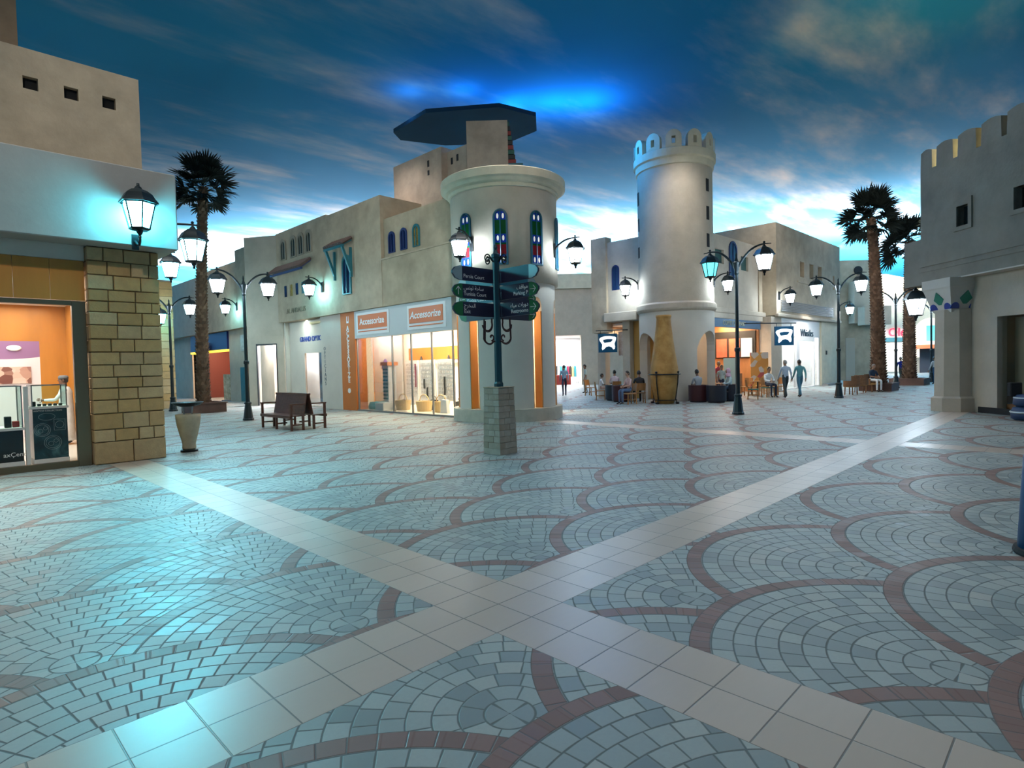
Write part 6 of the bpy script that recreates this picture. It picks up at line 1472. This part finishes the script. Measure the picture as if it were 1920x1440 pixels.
    mb.loft([[hd + V(x_, y_, z_) for x_, y_, z_ in L] for L in (((-.012, .088, .025), (.012, .088, .025), (.006, .096, .028), (-.006, .096, .028)), ((-.02, .085, -.02), (.02, .085, -.02), (.012, .122, -.018), (-.012, .122, -.018)))])
    for s_ in (-1, 1): mb.ball(hd + V(s_ * .079, -.005, -.005), 1, 8, 5, (.012 * k, .022 * k, .034 * k))
    # hands: palm plus four fingers and a thumb
    for n_, s_ in (('l', -1), ('r', 1)):
        wr, ha = J['wr' + n_], J['ha' + n_]; d = (ha - wr).normalized(); sd = d.cross(Vector((s_, 0, 0))); sd = sd.normalized() if sd.length > .1 else Vector((0, 1, 0)); pn = d.cross(sd)
        if pn.x * s_ > 0: pn = -pn
        for i, ln in enumerate((.068, .078, .072, .056)):
            o = ha + sd * (i - 1.5) * .019 * k + d * .012 * k; l_ = ln * k
            mb.tube([o, o + d * l_ * .45, o + d * l_ * .8 + pn * l_ * .2, o + d * l_ * .95 + pn * l_ * .45], [.0095 * k, .009 * k, .008 * k, .006 * k], 6)
        o = ha - d * .03 * k - sd * .03 * k; mb.tube([o, o - sd * .025 * k + d * .02 * k + pn * .01, o - sd * .03 * k + d * .055 * k + pn * .02], [.011 * k, .010 * k, .007 * k], 6)
    mb.mi = 4
    for s_ in (-1, 1): mb.ball(hd + V(s_ * .03, .086, .022), 1, 6, 5, (.011 * k, .010 * k, .008 * k))
    mb.mi = 5; mb.ball(hd + V(0, .086, -.05), 1, 8, 5, (.024 * k, .012 * k, .008 * k))
    tm, lm = cloth(tname, top), cloth(lname, legs)
    mb.build('body', [SKINS[skin], tm, lm, SHOE, EYE, LIP], r)
    # hair: cap of the skull above the brow, longer at the back
    if scarf is None:
        h_ = MB(); h_.smooth = True; rings = []
        for j in range(7):
            t_ = j / 6; ring = []
            for i in range(16):
                a = 2 * pi * i / 16; fr = max(0, sin(a)); lo = -.05 + .115 * fr ** .6 * 1.0
                el = (1 - t_) * lo / .118 + t_ * 1.0; el = max(-.9, min(.985, el)); cc_ = sqrt(1 - el * el)
                ring.append(hd + Vector((.084 * k * cc_ * cos(a), .105 * k * cc_ * sin(a), .126 * k * el)))
            rings.append(ring)
        h_.loft(rings); h_.build('hair', hair, r)
    else:
        s2 = MB(); s2.smooth = True; s2.ball(hd + V(0, -.018, .008), 1, 16, 10, (.098 * k, .105 * k, .135 * k))
        s2.loft([[hd + V(rx * cos(a), ry * sin(a) + oy, z_) for a in [2 * pi * i / 16 for i in range(16)]] for z_, rx, ry, oy in ((-.06, .075, .085, -.01), (-.13, .10, .10, -.02), (-.20, .15, .12, -.02), (-.24, .17, .13, -.02))])
        s2.build('headscarf', cloth(scarf[0], scarf[1]), r)
    if cap:
        c2 = MB(); c2.smooth = True; c2.lathe([(.092 * k, 0), (.094 * k, .05 * k), (.07 * k, .085 * k), (.001, .092 * k)], tuple(hd + V(0, -.005, .035)), 18, sy=1.16); c2.build('cap', cloth(cap[0], cap[1]), r)
    if robe:
        q = MB(); q.smooth = True
        q.loft([[(rx * k * cos(a), ry * k * sin(a) + oy * k, z_ * k) for a in [2 * pi * i / 20 for i in range(20)]] for z_, rx, ry, oy in ((.10, .25, .21, .03), (.5, .225, .185, .02), (.92, .205, .16, 0), (1.15, .19, .145, 0), (1.33, .205, .145, .005), (1.42, .15, .105, .005), (1.46, .08, .075, .01))])
        q.build('robe', cloth(robe[0], robe[1]), r)
    return r
GY, WHT, NV, LB = (0.33, 0.36, 0.40), (0.72, 0.74, 0.76), (0.02, 0.03, 0.06), (0.24, 0.36, 0.46)
L_ = lambda v: atan2(v.y, v.x) - pi / 2       # rz that makes +Y look along v
person((-0.30, 15.6, 0.04), L_(Vector((-1, .2, 0))), 'reach', 'person in a long white robe and grey cap inside the left shop', 2, WHT, WHT, 'robe_white', 'robe_white', HAIRM, True, 1.74, robe=('robe_white', WHT), cap=('cap_grey', (0.16, 0.18, 0.2)))
person(deep(1058, 33.0), L_(F_), 'walk', 'person in a light blue shirt walking up the alley beside the round tower', 1, LB, NV, 'light_blue', 'navy', HAIRM, True)
person(deep(1098, 35.5), L_(-RGT), 'stand', 'person in a pale green top standing near the alley store', 1, (0.5, 0.6, 0.55), (0.3, 0.32, 0.3), 'pale_green', 'grey_trouser')
person(deep(1126, 28.9), L_(RGT), 'sit', 'child in a white shirt sitting left of the slate tub chair', 1, WHT, (0.45, 0.3, 0.25), 'white', 'beige_short', H=1.45, seat=0.47)
person(deep(1153, 29.4), L_(F_), 'sit', 'person in a pale pink shirt sitting behind the slate tub chair', 1, (0.62, 0.52, 0.58), NV, 'pale_pink', 'navy', seat=0.47)
person(deep(1180, 25.4), toCam - 1.2, 'sit', 'person in a rose top and jeans sitting sideways left of the clay bottle', 0, (0.5, 0.36, 0.36), (0.08, 0.14, 0.26), 'rose_top', 'jeans', seat=0.47)
person(deep(1199, 26.0), L_(F_), 'sit', 'person in black seen from behind on the chair beside the clay bottle', 1, (0.02, 0.02, 0.025), (0.02, 0.02, 0.03), 'black', 'black', HAIRM, True, seat=0.47)
person(deep(1309, 25.75), toCam + pi + .3, 'sit', 'dark haired person in a grey shirt sitting in the maroon tub chair', 2, GY, NV, 'grey', 'navy', seat=0.46)
person(deep(1369, 25.9), L0_, 'sit', 'person in a pink headscarf and pale top sitting beside the tall street lamp', 1, (0.45, 0.58, 0.62), (0.03, 0.10, 0.2), 'pale_aqua', 'blue_jeans', HAIRM, True, scarf=('pink', (0.55, 0.36, 0.46)), seat=0.46)
person(deep(1353, 28.4), toCam, 'stand', 'person in a grey green top between the tub chairs and the coffee counter', 1, (0.34, 0.38, 0.36), NV, 'grey_green', 'navy', H=1.55)
person(deep(1347, 31.0), toCam + .5, 'stand', 'person in a dark red shirt standing inside the coffee shop', 2, (0.28, 0.03, 0.05), NV, 'dark_red', 'navy')
person(deep(1440, 27.9), toCam + .2, 'sit', 'person in a white shirt sitting beside the orange poster', 1, WHT, NV, 'white', 'navy', HAIRM, True, seat=0.47)
person(deep(1473, 27.0), L_(F_), 'walk', 'person in a grey blue shirt walking in front of the white shop', 1, (0.36, 0.43, 0.52), (0.03, 0.05, 0.06), 'grey_blue', 'dark_trouser', HAIRG, True)
person(deep(1500, 27.2), L_(F_), 'walk', 'person in a teal shirt walking in front of the lit white doorway', 2, (0.10, 0.30, 0.33), (0.06, 0.18, 0.26), 'teal_shirt', 'blue_trouser', HAIRM, True)
person(deep(1636, 30.2), toCam + .2, 'sit', 'person in a navy polo shirt and white trousers sitting before the front right palm', 1, (0.015, 0.035, 0.07), WHT, 'navy_polo', 'white_trouser', HAIRG, seat=0.46)
person(deep(1690, 38.8), L_(F_), 'walk', 'person in a bright blue shirt walking between the two right palms', 1, (0.012, 0.03, 0.32), (0.05, 0.07, 0.06), 'bright_blue', 'dark_green', HAIRG)
person(deep(1754, 36.0), L_(F_), 'walk', 'person in a pale grey top and jeans half hidden by the tiled column', 1, (0.45, 0.50, 0.54), (0.02, 0.07, 0.15), 'pale_grey', 'dark_jeans', HAIRM, True)
